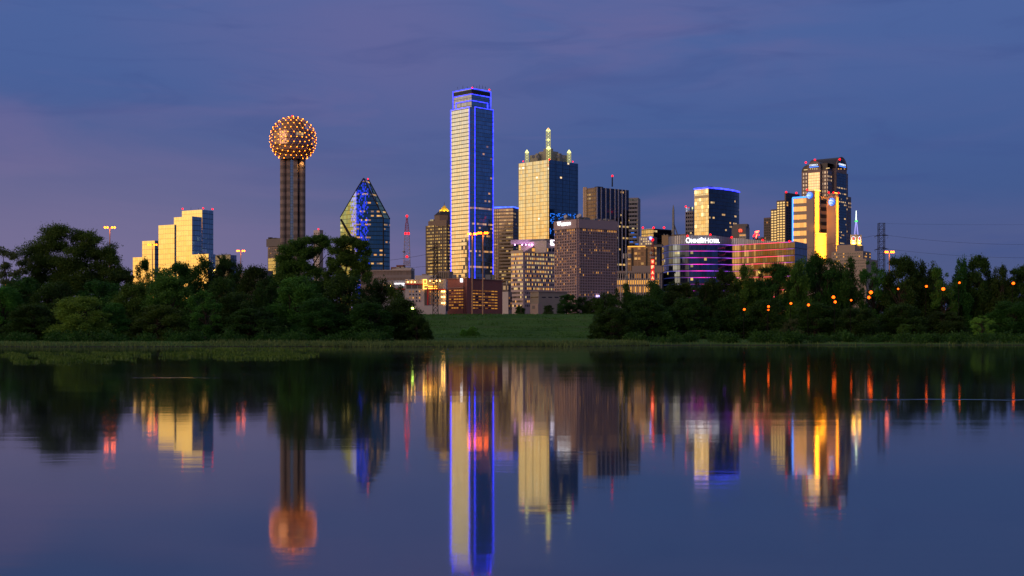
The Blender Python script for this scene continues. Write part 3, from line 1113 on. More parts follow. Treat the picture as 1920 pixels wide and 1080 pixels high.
# ------------------------------------------------------------------ low buildings left of the brick garage
def low_left():
    D = 830
    ft = corner(676, 771, 776, D, 12)
    r = building('parking_deck', 'long brown banded low building below the pointed glass tower', ft)
    bb = facade('brown_bands', 2.2, 5.5, .10, .30, glass=(.16, .115, .11), frame=(.19, .15, .16), metal=0.0, rough=.7, lit=.02, litcol=(1, .4, .1), litstr=.7, tilt=0)
    block(r, ft, GZ, zat(507, D), [bb, CONC_D])
    fl, fr = faces(ft)
    m = MB()
    fl.pxbox(m, 676, 771, 506, 508.6, .5, 1)
    m.obj('coping', CONC, r)
    ft = corner(735, 771, 777.5, D + 60, 15)
    r = building('plant_block', 'white block with rooftop units behind the long brown building', ft)
    block(r, ft, GZ, zat(503, D + 60), [WHITE, WHITE])
    fl, fr = faces(ft)
    for x0, x1, y in ((741, 747, 500.5), (750, 756, 500), (757, 765, 501), (762, 770, 502)):
        m = MB()
        fl.pxbox(m, x0, x1, y, 503.5, -2, 5)
        m.obj('roof_unit', GALV, r)
    br = plain('red_brick_wall', (.20, .08, .055), .85, scale=1)
    ft = corner(733, 757, 761, D + 130, 15)
    r = building('brick_penthouse', 'small red brick blocks on the skyline beside the radio mast base', ft)
    block(r, ft, GZ, zat(500.5, D + 130), [br, br])
    ft2 = corner(743, 756, 760, D + 129, 15)
    block(r, ft2, zat(500.4, D + 130), zat(497, D + 130), [br, br])
    ft = corner(778, 818, 826, 760, 14)
    r = building('white_annex', 'plain white flat roofed annex left of the pyramid topped tower base', ft)
    block(r, ft, GZ, zat(516, 760), [WHITE, WHITE])
    m = MB()
    faces(ft)[0].pxbox(m, 790, 800, 513.5, 516.2, -1, 4)
    m.obj('roof_unit', CONC, r)
    D = 700
    ft = corner(819, 842, 850, D, 12)
    r = building('concrete_annex', 'ribbed pale concrete building beneath the pyramid topped tower', ft)
    block(r, ft, GZ, zat(508, D), [CONC, CONC])
    fl, fr = faces(ft)
    us = [(fl.hit(x)[0], fl.hit(x + 1.6)[0]) for x in np.arange(822, 840, 3.4)]
    fl.windows(r, us, [(zat(522, D), zat(510.5, D))], WIN, lambda i, j: 0, [20])


low_left()


# ------------------------------------------------------------------ white and red hotel at the levee
def levee_hotel():
    D = 520
    G = P(715, HY, D)
    r = thing('levee_hotel', 'white and grey hotel with red bands and yellow lit corner box', 'hotel', (P(775, 0, D).x, D + 8, GZ))
    f = Face((P(690, 0, D).x, D), (P(850, 0, D).x, D))
    red = plain('red_panel', (.42, .025, .03), .5, var=.05)
    gry = plain('grey_panel', (.26, .24, .26), .7, var=.06)
    dg = plain('dark_grey_panel', (.09, .085, .095), .7)
    YL = emit('yellow_lamp', (1.0, .50, .06), 5.0, False)

    def pb(name, mat, x0, x1, y0, y1, out=.1, inn=12.0):
        m = MB()
        f.pxbox(m, x0, x1, y0, y1, out, inn)
        return m.obj(name, mat, r)
    pb('sign_wing', gry, 700, 760.5, 525.5, 590, 0, 12)
    pb('wall', WHITE, 760, 796, 525, 590, .6, 12)
    pb('wall', gry, 795.5, 835.8, 525.5, 590, 0, 12)
    pb('roof_rim', WHITE, 759.5, 797, 523.6, 525.6, .9, 12)
    pb('roof_rim', WHITE, 804, 837, 523.8, 525.9, .5, 12)
    pb('red_band', red, 700, 760, 541, 543.2, .7)
    pb('red_band', red, 759.8, 796.6, 532, 534, 1.0)
    pb('red_band', red, 804.5, 835.9, 541.6, 543.4, .7)
    pb('red_fin', red, 801.2, 803.4, 541, 572, 1.8)
    pb('base_wall', WHITE, 783, 836, 573, 590, 2.5)
    pb('stair_wall', dg, 796.8, 801, 543, 572, 1.0)
    pb('end_wall', WHITE, 831, 836.4, 525, 573, .4)
    pb('dark_bay', dg, 831, 840, 543, 583, -.5, 5)
    # upper loggia
    for x0, x1 in ((762, 771), (773, 782), (784, 792.5)):
        o = pb('loggia', dg, x0, x1, 534.3, 541, .8, 0)
    for x in (765, 772, 778.5):
        bulb('wall_lamp', r, f.at(*f.hit(x, 529), 1.2), .22, emit('wall_lamp_glow', (1, .52, .10), 14, False))
    # open frame of light
    for a in ((794, 800.5, 524, 525.2), (794, 800.5, 531.2, 532.2), (794, 800.5, 541, 542), (794, 795, 524, 542), (799.6, 800.6, 524, 531), (794, 803, 534.5, 535.3), (803, 820, 537.0, 537.7), (803, 820, 541.0, 541.6)):
        pb('light_frame', YL, *a, out=1.6, inn=-1.0)
    pb('lit_room', emit('lit_room', (1, .42, .06), .5, False), 803.5, 822, 535, 541, .3, 0)
    for x in (807, 813, 819, 825.5):
        bulb('wall_lamp', r, f.at(*f.hit(x, 526.8 if x != 813 else 530), 1.6), .26, MATS['wall_lamp_glow'])
    for y in (546.5, 557, 568.3):
        for x in (829, 833.2):
            bulb('wall_lamp', r, f.at(*f.hit(x, y), 1.0), .30, MATS['wall_lamp_glow'])
    for x in (722, 733):
        bulb('wall_lamp', r, f.at(*f.hit(x, 536), .8), .22, MATS['wall_lamp_glow'])
    us = [(f.hit(x)[0], f.hit(x + 2.0)[0]) for x in (768, 774, 780, 786)] + [(f.hit(x)[0], f.hit(x + 1.6)[0]) for x in (806, 811, 816, 821)]
    zs = [(zat(y + 2.8, D), zat(y, D)) for y in (545, 551, 557, 563)]
    rg = random.Random(5)
    f.windows(r, us[:4], zs, WIN, lambda i, j: rg.choice((0, 0, 2, 1)), [40], out=.8)
    f.windows(r, us[4:], [(zat(y + 2.4, D), zat(y, D)) for y in (546, 551.5, 557, 562.5, 567.5)], WIN, lambda i, j: rg.choice((0, 2, 2, 1)), [40], out=.3)
    text('COURTYARD', 1, WHITE_LED, r, f, 749, 532, 2.6, 19, out=.5, bold=.015)
    text('HOTEL', 1, WHITE_LED, r, f, 755, 535.2, 1.1, 7, out=.5)


levee_hotel()


# ------------------------------------------------------------------ pyramid topped tower
def pyramid_tower():
    D = 1600
    ft = corner(798, 815, 866, D, 70)
    ft = corner(798, 838, 868, D, 38)
    r = building('pyramid_tower', 'brown granite tower with a gold lit pyramid roof', ft)
    GR = facade('granite_lit', 3.4, 4.1, .42, .42, glass=(.13, .12, .13), frame=(.105, .075, .06), lit=.5, litcol=(1, .50, .09), litstr=.72, metal=.9, frame_rough=.7, block=2, big=(14.0, 2.2))
    block(r, ft, GZ, zat(421, D), [GR, GR])
    c = sum((Vector(p) for p in ft), Vector((0, 0))) / 4
    gr = plain('granite_brown', (.21, .15, .125), .7, scale=.1)
    dkr = plain('dark_roof', (.035, .03, .03), .5)
    def ngon(rad, n, rot):
        return [(c.x + rad * math.cos(2 * math.pi * i / n + rot), c.y + rad * math.sin(2 * math.pi * i / n + rot)) for i in range(n)]
    s = D / F
    m = MB()
    ft1 = [Vector(p) * .86 + c * .14 for p in ft]
    m.prism(ft1, zat(421, D), zat(412, D), 0, 1)
    m.obj('setback', [gr, ROOF], r)
    ccx = c.x
    m = MB()
    m.prism(ngon(20 * s, 8, R(22.5)), zat(414, D), zat(401, D), 0, 1)
    m.obj('drum', [gr, ROOF], r)
    base = P(829, HY, D)
    # octagonal dark roof
    m = MB()
    a, b = ngon(20.5 * s, 8, R(22.5)), ngon(11.5 * s, 8, R(22.5))
    for i in range(8):
        j = (i + 1) % 8
        m.poly([(*a[i], zat(401.5, D)), (*a[j], zat(401.5, D)), (*b[j], zat(394, D)), (*b[i], zat(394, D))])
    m.obj('roof_skirt', dkr, r)
    m = MB()
    b = ngon(11.5 * s, 8, R(22.5))
    for i in range(8):
        j = (i + 1) % 8
        m.poly([(*b[i], zat(394, D)), (*b[j], zat(394, D)), (c.x, c.y, zat(380.5, D))])
    gl = facade('gold_roof', 1.2, 1.2, .1, .1, glass=(.75, .52, .06), frame=(.3, .2, .03), metal=.4, rough=.4, lit=0, tilt=.01)
    m.obj('pyramid_roof', gl, r)
    # floodlights at the pyramid foot
    for i in range(8):
        t = 2 * math.pi * i / 8
        spot(r, (c.x + 17 * s * math.cos(t), c.y + 17 * s * math.sin(t), zat(394, D) + 1.0), (c.x, c.y, zat(389, D)), 9000, (1, .70, .07), 60)
    m = MB()
    m.tube((c.x, c.y, zat(381, D)), (c.x, c.y, zat(375, D)), .35, .1, 5)
    m.obj('finial', STEEL, r)
    fl, fr = faces(ft)
    m = MB()
    fl.pxbox(m, 802, 809, 411, 421, -4, 14)
    m.obj('corner_block', facade('pale_blue_glass', 3, 4, .1, .1, lit=0), r)
    m = MB()
    fl.pxbox(m, 819, 838, 415, 424, .8, 6)
    m.obj('entry_bay', gr, r)


pyramid_tower()


# ------------------------------------------------------------------ the tallest tower, outlined in blue
def tallest():
    D = 1500
    k = lambda x: (x - CX) / F
    GA_ = facade('tall_glass_sunset', 3.1, 4.6, .08, .20, glass=(.80, .77, .70), frame=(.10, .10, .10), lit=0, tilt=.016, gvar=.14, frame_metal=.75, frame_rough=.25)  # sunset glow put into the tint of this face's glass
    GB_ = facade('tall_glass_dusk', 3.1, 4.6, .05, .13, glass=(.21, .33, .47), frame=(.10, .12, .15), lit=.07, litcol=(1, .42, .10), litstr=.6, rowlit=.07, tilt=.010, gvar=.3, frame_metal=.2, block=4)  # the same glass with the shaded side's blue put into its tint
    # outer faces, with a flat chamfer between them
    ph = 45
    c, s = math.cos(R(ph)), math.sin(R(ph))
    tL, tR = Vector((-c, s)), Vector((s, c))
    p1 = Vector((k(880) * D, D))
    p2 = Vector((k(890.5) * D, D))

    def ext(p, t, x):
        q = k(x)
        return p + t * ((q * p.y - p.x) / (t.x - q * t.y))
    L = ext(p1, tL, 845)
    Rr = ext(p2, tR, 925)
    ft = [p1, p2, Rr, Rr + tL * 8 + tR * 2, Rr + (L - p1) * .9 + tR * 4, L + (Rr - p2) * .9 + tL * 4, L + tR * 8]
    r = thing('skyscraper', 'tallest glass skyscraper outlined in bright blue light strips', 'building', (k(885) * D, D + 25, GZ))
    z1 = zat(200.5, D)
    m = MB()
    n = len(ft)
    ft = ft + [L]
    n = len(ft)
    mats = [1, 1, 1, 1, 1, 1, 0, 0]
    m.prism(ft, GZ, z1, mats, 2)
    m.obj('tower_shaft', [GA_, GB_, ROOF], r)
    # crown
    Dc = D + 5
    fc = corner(849, 884, 920, Dc, 45)
    GC = facade('crown_glass_sunset', 2.6, 4.6, .2, .12, glass=(.46, .44, .46), frame=(.13, .13, .14), lit=0, tilt=.02, gvar=.3, frame_metal=.6, frame_rough=.3)  # crown glass tinted with the sunset glow of its lit face
    m = MB()
    m.prism(fc, z1 - 1, zat(165.5, Dc), [1, 1, 1, 0], 2)
    m.obj('crown', [GC, GB_, ROOF], r)
    fl, fr = faces(fc)
    rr = .33

    def edge(a, b):
        strip(r, a, b, rr, BLUE)
    q = lambda f, x, y, out=.5: f.at(*f.hit(x, y), out)
    for f, xs in ((fl, (849.5, 884)), (fr, (884, 919.5))):
        for zy in (165.5, 176.3):
            z = zat(zy, Dc)
            edge(f.at(f.hit(xs[0])[0], z, .5), f.at(f.hit(xs[1])[0], z, .5))
        f0 = xs[0] if f is fl else xs[1]
        edge(f.at(f.hit(f0)[0], z1, .5), f.at(f.hit(f0)[0], zat(165.5, Dc), .5))
        a, b = (855, 884) if f is fl else (884, 914)
        z = zat(188.3, Dc)
        edge(f.at(f.hit(a)[0], z, .5), f.at(f.hit(b)[0], z, .5))
        e = a if f is fl else b
        edge(f.at(f.hit(e)[0], z1, .5), f.at(f.hit(e)[0], z, .5))
        m = MB()
        ua, ub = f.hit(xs[0])[0], f.hit(xs[1])[0]
        f.box(m, min(ua, ub) + .7, max(ua, ub) - .1, zat(174.5, Dc), zat(168, Dc), .25, 0)
        m.obj('louvre_band', plain('louvre_dark', (.03, .035, .045), .35, .6), r)
    zb = GZ
    for p in (L, p1, p2, Rr):
        o = Vector((p.x, p.y - .5, 0))
        edge((o.x, o.y, zb), (o.x, o.y, z1))
    edge((L.x, L.y - .5, z1), (p1.x, p1.y - .5, z1))
    edge((p2.x, p2.y - .5, z1), (Rr.x, Rr.y - .5, z1))
    rods(r, [858, 868, 876, 888, 894, 899, 905, 910], Dc + 12, 166, [3, 5.5, 4, 6.5, 5, 7, 6, 4], .28)
    redlight(r, 885.5, 164.5, Dc, .6)
    redlight(r, 917.5, 168.2, Dc, .6)


tallest()


def striped_tower():
    D = 1720
    ft = corner(924, 962, 972, D, 20)
    r = building('striped_tower', 'brown striped office tower edged in blue on its flat roof', ft)
    A = facade('stripe_glass', 60, 4.6, .0, .52, glass=(.17, .13, .11), frame=(.40, .31, .24), rough=.15, lit=.5, litcol=(1, .52, .15), litstr=.35, metal=.9, tilt=.004, block=1)
    A = facade('stripe_glass2', 3.2, 4.6, .0, .50, glass=(.14, .11, .10), frame=(.30, .225, .17), rough=.15, lit=.22, litcol=(1, .52, .13), litstr=.55, metal=.9, tilt=.008, rowlit=.08)
    B = facade('stripe_side', 3.2, 4.6, .55, .40, glass=(.12, .12, .13), frame=(.075, .06, .06), lit=.12, litstr=.6)
    block(r, ft, GZ, zat(389, D), [A, B])
    fl, fr = faces(ft)
    cream = plain('cream_pier', (.62, .46, .32), .55)
    for x in (926.3, 929.8, 933.6):
        m = MB()
        fl.pxbox(m, x, x + 1.1, 392, 560, .8, 0)
        m.obj('pier', cream, r)
    z = zat(388, D)
    strip(r, fl.at(0, z, .4), fl.at(fl.L, z, .4), .75, emit('blue_led_soft', (.03, .07, 1), 4.5, False, 0.4))
    strip(r, fr.at(0, z, .4), fr.at(fr.L, z, .4), .75, MATS['blue_led_soft'])


striped_tower()


# ------------------------------------------------------------------ glass tower with lit lattice spires
def spire_tower():
    D = 1350
    ft = corner(972, 1029, 1084, D, 45)
    r = building('spire_tower', 'broad glass tower with five lit lattice spires on its roof', ft)
    A = facade('spire_glass_sunset', 2.9, 4.0, .09, .12, glass=(.80, .74, .56), frame=(.26, .25, .20), lit=.02, litcol=(1, .9, .6), litstr=1.2, tilt=.022, gvar=.16, frame_metal=.85, frame_rough=.22, big=(10.6, .9))  # pale tint carries the sunset glow of the left face
    B = facade('spire_glass_dusk', 2.9, 4.0, .05, .08, glass=(.13, .20, .26), frame=(.03, .045, .06), lit=.018, litcol=(1, .58, .2), litstr=1.6, tilt=.008, gvar=.2, big=(10.6, .6), frame_metal=.6, block=2)  # darkened copy for the right face, its shade put into the colour
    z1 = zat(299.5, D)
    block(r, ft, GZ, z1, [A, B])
    fl, fr = faces(ft)
    # sky-blue lights woven into the lower right side
    rg = random.Random(4)
    for i in range(70):
        x = 1031 + rg.random() ** 1.4 * 46
        y = 401 + rg.random() ** 2.2 * 40
        m = MB()
        u, z = fr.hit(x, y)
        if rg.random() < .5:
            fr.box(m, u, u + 2.0, z, z + .6, .3)
        else:
            fr.box(m, u, u + .6, z - 2.0, z, .3)
        m.obj('blue_lamp', emit('cyan_led', (.02, .20, 1), 1.1, False), r)
    # roof plant
    cn = plain('roof_plant_green', (.30, .29, .24), .7)
    c = sum((Vector(p) for p in ft), Vector((0, 0))) / 4
    rz = math.atan2(fr.u.y, fr.u.x)
    s = D / F
    Dm = c.y
    for x0, x1, y0, y1, off in ((993, 1064, 291.5, 303, 0), (1010, 1047, 285, 303, -6), (1019, 1037, 279, 303, -2), (1004, 1012, 288, 300, -14), (1045, 1053, 288, 300, -14)):
        m = MB()
        wd = (x1 - x0) / F * (Dm + off) / 1.414
        cc = P((x0 + x1) / 2, y0, Dm + off)
        h = cc.z - z1
        m.box((cc.x, cc.y, z1 + h / 2), wd, wd, h, 0, rz)
        m.obj('roof_plant', cn, r)
    for x in (1000, 1008, 1046, 1057):
        m = MB()
        q = P(x, 294, Dm - 26)
        m.tube(q, q + Vector((0, -1, .1)), 1.7, 1.7, 14)
        m.obj('dish', GALV, r)
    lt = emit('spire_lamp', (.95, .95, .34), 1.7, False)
    st = emit('spire_steel_glow', (.85, .80, .30), .42, False)  # steel made to glow, standing in for light from the spire lamps
    ins = [Vector(p) * .94 + c * .06 for p in ft]
    for (x, y0, y1, wd, pos) in ((988, 301, 287, 3.6, ins[3]), (1028.5, 302, 280, 4.4, ins[0]), (1067, 301, 287, 3.8, ins[1]), (1028, 284, 246, 4.3, c), (1030, 300, 288, 3.0, ins[2])):
        b = P(x, HY, pos.y)
        sp = MB()
        zt = zat(y1, pos.y)
        nseg = max(4, int((zt - z1) / 3.0))
        lattice(sp, b, wd, wd, z1, zt, nseg, .26)
        o = sp.obj('lattice_spire', st, r, weld=False)
        cap = MB()
        cap.lathe(b.x, b.y, [(wd * .56, zt), (wd * .56, zt + .9), (wd * .36, zt + 2.0), (0.1, zt + 3.8)], 10)
        k = cap.obj('lamp_cap', lt, o)
        k.location = -o.location
        k.location = (0, 0, 0)
        if y1 == 246:
            md = MB()
            md.lathe(b.x, b.y, [(wd * .6, zat(263, pos.y)), (wd * .6, zat(261.5, pos.y)), (.1, zat(261, pos.y))], 10)
            md.obj('lamp_ring', lt, o)
        # lamps up the inside of each lattice
        for i in range(nseg):
            z = z1 + (zt - z1) * (i + .5) / nseg
            if z > zat(300, pos.y):
                bulb('spire_bulb', o, (b.x, b.y - wd / 2, z), .42, lt)
    redlight(r, 1028, 242, D, .6)
    redlight(r, 1030, 299, D - 2, .6)
    redlight(r, 981, 302.5, D, .5)
    redlight(r, 1074, 303, D, .5)


spire_tower()


# ------------------------------------------------------------------ mid-distance towers
def dark_tower():
    D = 1520
    ft = corner(1094, 1118, 1179, D, 52)
    r = building('dark_tower', 'dark glass tower with thin white vertical fins and a roof mast', ft)
    A = facade('dark_tower_side', 4.4, 4.6, .18, .35, glass=(.16, .11, .09), frame=(.20, .14, .10), lit=.1, litstr=.35, metal=.8, frame_rough=.4)
    B = facade('dark_tower_glass', 2.6, 4.6, .05, .10, glass=(.065, .07, .10), frame=(.02, .02, .025), lit=.03, litcol=(1, .52, .14), litstr=.8, rowlit=.10, tilt=.006)
    block(r, ft, GZ, zat(351, D), [A, B])
    fl, fr = faces(ft)
    fin = plain('white_fin', (.50, .46, .52), .5)
    for x in (1118.5, 1126.2, 1135, 1143.2, 1152, 1158.5, 1165.4, 1172):
        m = MB()
        u = fr.hit(x)[0]
        fr.box(m, u, u + 1.1, GZ, zat(351, D), .9)
        m.obj('fin', fin, r)
    cream = plain('bronze_pier', (.50, .36, .25), .45, .3)
    for x0, x1 in ((1094, 1097.2), (1098.2, 1100.5)):
        m = MB()
        fl.pxbox(m, x0, x1, 351, 560, .8, 0)
        m.obj('pier', cream, r)
    m = MB()
    q = P(1148, 350, D + 20)
    m.tube(q, P(1148, 331, D + 20), .9, .7, 5)
    m.obj('roof_mast', STEEL, r)
    redlight(r, 1148, 330, D + 20, .8)
    m = MB()
    fr.pxbox(m, 1140, 1150, 347.5, 351, -18, 24)
    m.obj('roof_unit', STEEL, r)
    D = 1640
    ft = corner(1166, 1196.5, 1200.8, D, 14)
    r = building('grey_tower', 'slim grey banded tower behind the dark finned tower', ft)
    A = facade('grey_bands', 3.2, 5.2, .08, .55, glass=(.10, .12, .16), frame=(.25, .235, .255), lit=.09, litcol=(1, .55, .16), litstr=.8, metal=.9, block=4, big=(20, 4.0))
    block(r, ft, GZ, zat(370.5, D), [A, plain('grey_stone', (.27, .255, .28), .75)])
    fl, fr = faces(ft)
    for x0, y in ((1080, 428), (1187, 444), (1181, 453), (1191, 457), (1183, 436)):
        m = MB()
        fl.pxbox(m, x0, x0 + 6, y, y + 1.2, .3)
        m.obj('blue_lamp', MATS['cyan_led'], r)


dark_tower()


def westin():
    D = 640
    ft = corner(1040.5, 1083, 1156.5, D, 55)
    r = building('grid_hotel', 'beige concrete hotel with a deep window grid and white roof sign', ft)
    bg_ = plain('hotel_concrete', (.38, .275, .29), .8, var=.05, scale=.1)
    z1 = zat(412, D)
    m = MB()
    m.prism(ft, GZ, z1, 0, 1)
    m.obj('wall', [bg_, ROOF], r)
    fl, fr = faces(ft)
    bud = [100]
    zs = [(zat(y + 3.5, D), zat(y, D)) for y in np.linspace(428.8, 556, 25)]
    rg = random.Random(2)

    def pk(i, j):
        q = rg.random()
        if j == 0:
            return 1 if q < .55 else (2 if q < .75 else 0)
        lim = .035 if (j % 8) != 7 else .18
        return 1 if q < lim * .5 else 2 if q < lim * 1.5 else 0

    def pkl(i, j):
        q = rg.random()
        return 1 if q < (.10 if j else .6) else 2 if q < .28 else 0
    fr.windows(r, bands(23, fr.L * .03, fr.L * .985, .66), zs, WIN, pk, bud, out=.12)
    bud = [0]
    fl.windows(r, bands(13, fl.L * .03, fl.L * .985, .66), zs, WIN, pkl, bud, out=.12)
    # projecting grid of piers
    m = MB()
    for f, n in ((fr, 23), (fl, 13)):
        lo, hi = f.L * .03, f.L * .985
        st = (hi - lo) / n
        for i in range(n + 1):
            u = lo + st * i
            f.box(m, max(0.05, u - st * .17), min(f.L - .05, u + st * .17), GZ, zat(428, D), .55)
        for (z0, za) in zs:
            f.box(m, .05, f.L - .05, z0 - 1.0 * (zs[0][0] - zs[1][0]) + (za - z0), z0, .40)
    g = m.obj('pier_grid', bg_, r, weld=False)
    m = MB()
    for f in (fl, fr):
        f.box(m, .02, f.L - .02, zat(427.6, D), z1 + .3, .8)
    m.obj('parapet', bg_, r)
    text('W', 1, WHITE_LED, r, fl, 1051.5, 419.6, 7.0, 6.5, out=1.2, bold=.03)
    text('ESTIN', 1, WHITE_LED, r, fl, 1064.2, 420.2, 5.6, 16.5, out=1.2, bold=.03)
    for x, y, hh in ((1066, 409, 3), (1090, 408, 3.5), (1098, 408.6, 3)):
        mm = MB()
        q = P(x, y + 1, D + 14)
        mm.box((q.x, q.y, (z1 + q.z) / 2), 3.4, 3, q.z - z1 + .8, 0, R(35))
        mm.obj('roof_unit', GALV, r)
    for x, y in ((1062, 407.5), (1088, 405.5), (1085.5, 407)):
        mm = MB()
        q = P(x, y, D + 12)
        mm.tube(q, q + Vector((-.5, -.8, .4)), 1.0, 1.0, 12)
        mm.tube(q, (q.x, q.y, z1), .15, n=4)
        mm.obj('dish', WHITE, r)
    for i, x in enumerate((1112, 1118, 1130, 1138, 1145)):
        mm = MB()
        q = P(x, 413, D + 25)
        mm.box((q.x, q.y, z1 + 1), 3 + i % 3, 2.5, 2.2 + (i % 2), 0, R(35))
        mm.obj('roof_unit', GALV if i % 2 else CONC, r)
    pl = emit('purple_sign', (.55, .45, 1), 2.0, False)
    mm = MB()
    fr.pxbox(mm, 1116, 1119.5, 553.5, 557, 2)
    mm.obj('blade_sign', pl, r)


westin()


def slanted_office():
    D = 690
    ft = corner(958, 981, 1048, D, 50)
    r = building('slanted_office', 'pale office block with slanted roof, pink lit terrace and small square sign', ft)
    wl = plain('office_stone', (.46, .355, .36), .75, var=.05, scale=.1)
    z1 = zat(473.5, D)
    m = MB()
    m.prism(ft, GZ, z1, 0, 1)
    m.obj('wall', [wl, ROOF], r)
    fl, fr = faces(ft)
    # slanted upper wall on the right face: rises from the corner to full height
    ur, ua, ub = fr.L, fr.hit(981)[0], fr.hit(1022)[0]
    zt = fr.hit(1022, 448)[1]
    m = MB()
    pts = [(ua, z1), (ur, z1), (ur, zt), (ub, zt)]
    A = [fr.at(u, z, .2) for u, z in pts]
    B = [fr.at(u, z, -1.2) for u, z in pts]
    m.poly(A)
    m.poly(B[::-1])
    for i in range(4):
        j = (i + 1) % 4
        m.poly([A[i], B[i], B[j], A[j]])
    m.obj('raked_wall', wl, r)
    # roof canopy over the terrace
    m = MB()
    zc = fr.hit(1022, 448)[1]
    ztl = fl.hit(958, 450)[1]
    c0, c1, c2, c3 = fl.at(0, ztl, .2), fr.at(ub, zt + .1, .2), fr.at(ur, zt + .1, .2), Vector((*ft[2], zt + .1))
    c4 = Vector((*(Vector(ft[3]) + fr.u * fr.L * .95), ztl))
    cc = fr.at(0.0, ztl - 1.0, .2)
    th = Vector((0, 0, -4.2))
    mid = fl.at(fl.L * .98, ztl + .3, .3)
    top = [c0, c1, c2, c3, c4]
    m.poly(top)
    m.poly([p + th * .55 for p in reversed(top)])
    for i in range(5):
        j = (i + 1) % 5
        m.poly([top[i] + th * .55, top[j] + th * .55, top[j], top[i]])
    m.obj('roof_canopy', plain('canopy_grey', (.38, .36, .38), .6), r)
    # terrace back wall
    ctr = sum((Vector(p) for p in ft), Vector((0, 0))) / 4
    bw = Face(Vector(ft[3]) + fr.u * 8, Vector(ft[0]) + fr.u * 8)
    m = MB()
    bw.box(m, -1, bw.L + 10, z1, ztl - 1, .1, .4)
    m.obj('terrace_wall', WHITE, r)
    PK = emit('pink_lamp', (1.0, .45, 1.0), 8.0, False)
    for x in (965.5, 979, 986, 992, 997):
        q = P(x, 461.5, D + 5)
        spot(r, q, q + Vector((0, 3, 1.6)), 260, (1, .40, .95), 130, 'terrace_lamp')
        bulb('terrace_bulb', r, q + Vector((0, 0, .8)), .34, PK)
    m = MB()
    fl.box(m, 0, fl.L, z1 - .2, z1 + 1.4, .3)
    m.obj('terrace_rail', plain('warm_rail', (.5, .38, .3), .6), r)
    bud = [100]
    ys = np.linspace(474.2, 571, 13)
    zs = [(zat(y + 4.0, D), zat(y, D)) for y in ys]
    rg = random.Random(9)

    def lp(i, j):
        q = rg.random()
        p = (.55, .7, .75, .6, .5, .35, .5, .3, .6, .25, .15, .3, .2)[j]
        return 3 if q < p * .55 else 1 if q < p else 2 if q < p + .15 else 0

    def lf(i, j):
        q = rg.random()
        return 3 if q < .5 - .03 * j else 1 if q < .85 - .05 * j else 0
    fr.windows(r, bands(21, fr.L * .05, fr.L * .99, .48), zs, WIN, lp, bud, out=.06)
    fl.windows(r, bands(9, fl.L * .03, fl.L * .97, .66), zs, WIN, lf, [0], out=.06)
    for x0, x1 in ((997, 1003), (1004, 1010), (1021, 1027), (1028, 1033), (1035, 1041)):
        m = MB()
        fr.pxbox(m, x0, x1, 465.5, 471.5, .3)
        m.obj('window', WWARM if x0 in (1021, 997) else WDARK, r)
    # small square sign
    m = MB()
    fr.pxbox(m, 1031.8, 1040.3, 450.2, 460.2, 1.0)
    m.obj('sign_panel', emit('sign_white', (1, .86, 1), 2.4, False), r)
    m = MB()
    fr.pxbox(m, 1034.5, 1037.5, 452.0, 456.5, 1.25)
    fr.pxbox(m, 1034.5, 1038.8, 452.8, 453.8, 1.3)
    fr.pxbox(m, 1036.5, 1039, 455, 458.3, 1.2)
    m.obj('sign_emblem', plain('sign_dark', (.03, .03, .12), .5), r)


slanted_office()


def levee_low():
    D = 560
    ft = corner(994, 1010, 1064, D, 62)
    r = building('low_store', 'low beige flat roofed building at the foot of the grid hotel', ft)
    bt = plain('beige_render', (.36, .30, .23), .8)
    block(r, ft, GZ, zat(546, D), [bt, plain('beige_render_shaded', (.27, .23, .20), .8)])  # right face: darker copy of the beige, shade put into its colour
    fl, fr = faces(ft)
    m = MB()
    for f in (fl, fr):
        f.box(m, 0, f.L, zat(547.5, D), zat(545.3, D), .35)
    m.obj('coping', CONC, r)
    for x in (1016, 1028, 1040, 1051):
        m = MB()
        fr.pxbox(m, x, x + 7, 556.5, 558.2, .1)
        m.obj('window', WDARK, r)
    m = MB()
    fr.pxbox(m, 1027, 1031.5, 562.5, 568, .1)
    m.obj('door', CONC, r)
    m = MB()
    fl.pxbox(m, 995, 1009.5, 556.5, 558.2, .1)
    m.obj('window', WDARK, r)
    D = 530
    ft = corner(994, 1009, 1016, D, 55)
    r = building('utility_shed', 'tiny pale block beside the low beige building on the levee', ft)
    block(r, ft, GZ, zat(569, D), [CONC, CONC])
    m = MB()
    faces(ft)[0].pxbox(m, 998, 1003, 573, 579, .1)
    m.obj('door', CONC_D, r)
    D = 640
    ft = corner(940, 953, 960, D, 30)
    r = building('slim_block', 'slim pale lilac block between brick garage and slanted office', ft)
    block(r, ft, GZ, zat(547, D), [WHITE, CONC])
    fl, fr = faces(ft)
    fr.windows(r, bands(2, 0, fr.L, .55), [(zat(y + 3, D), zat(y, D)) for y in range(557, 582, 5)], WIN, lambda i, j: 2 if (i + j) % 3 == 0 else 0, [20])
    D = 760
    ft = corner(925, 953, 962, D, 20)
    r = building('back_office', 'dark ribbed office wing rising behind the slim pale block', ft)
    bb = facade('back_office_wall', 2.6, 3.8, .4, .4, glass=(.1, .1, .11), frame=(.12, .085, .08), lit=.2, litstr=.6)
    block(r, ft, GZ, zat(534, D), [bb, bb])
    roof_units(r, ft, zat(534, D), 2, 3, 2.5)


levee_low()


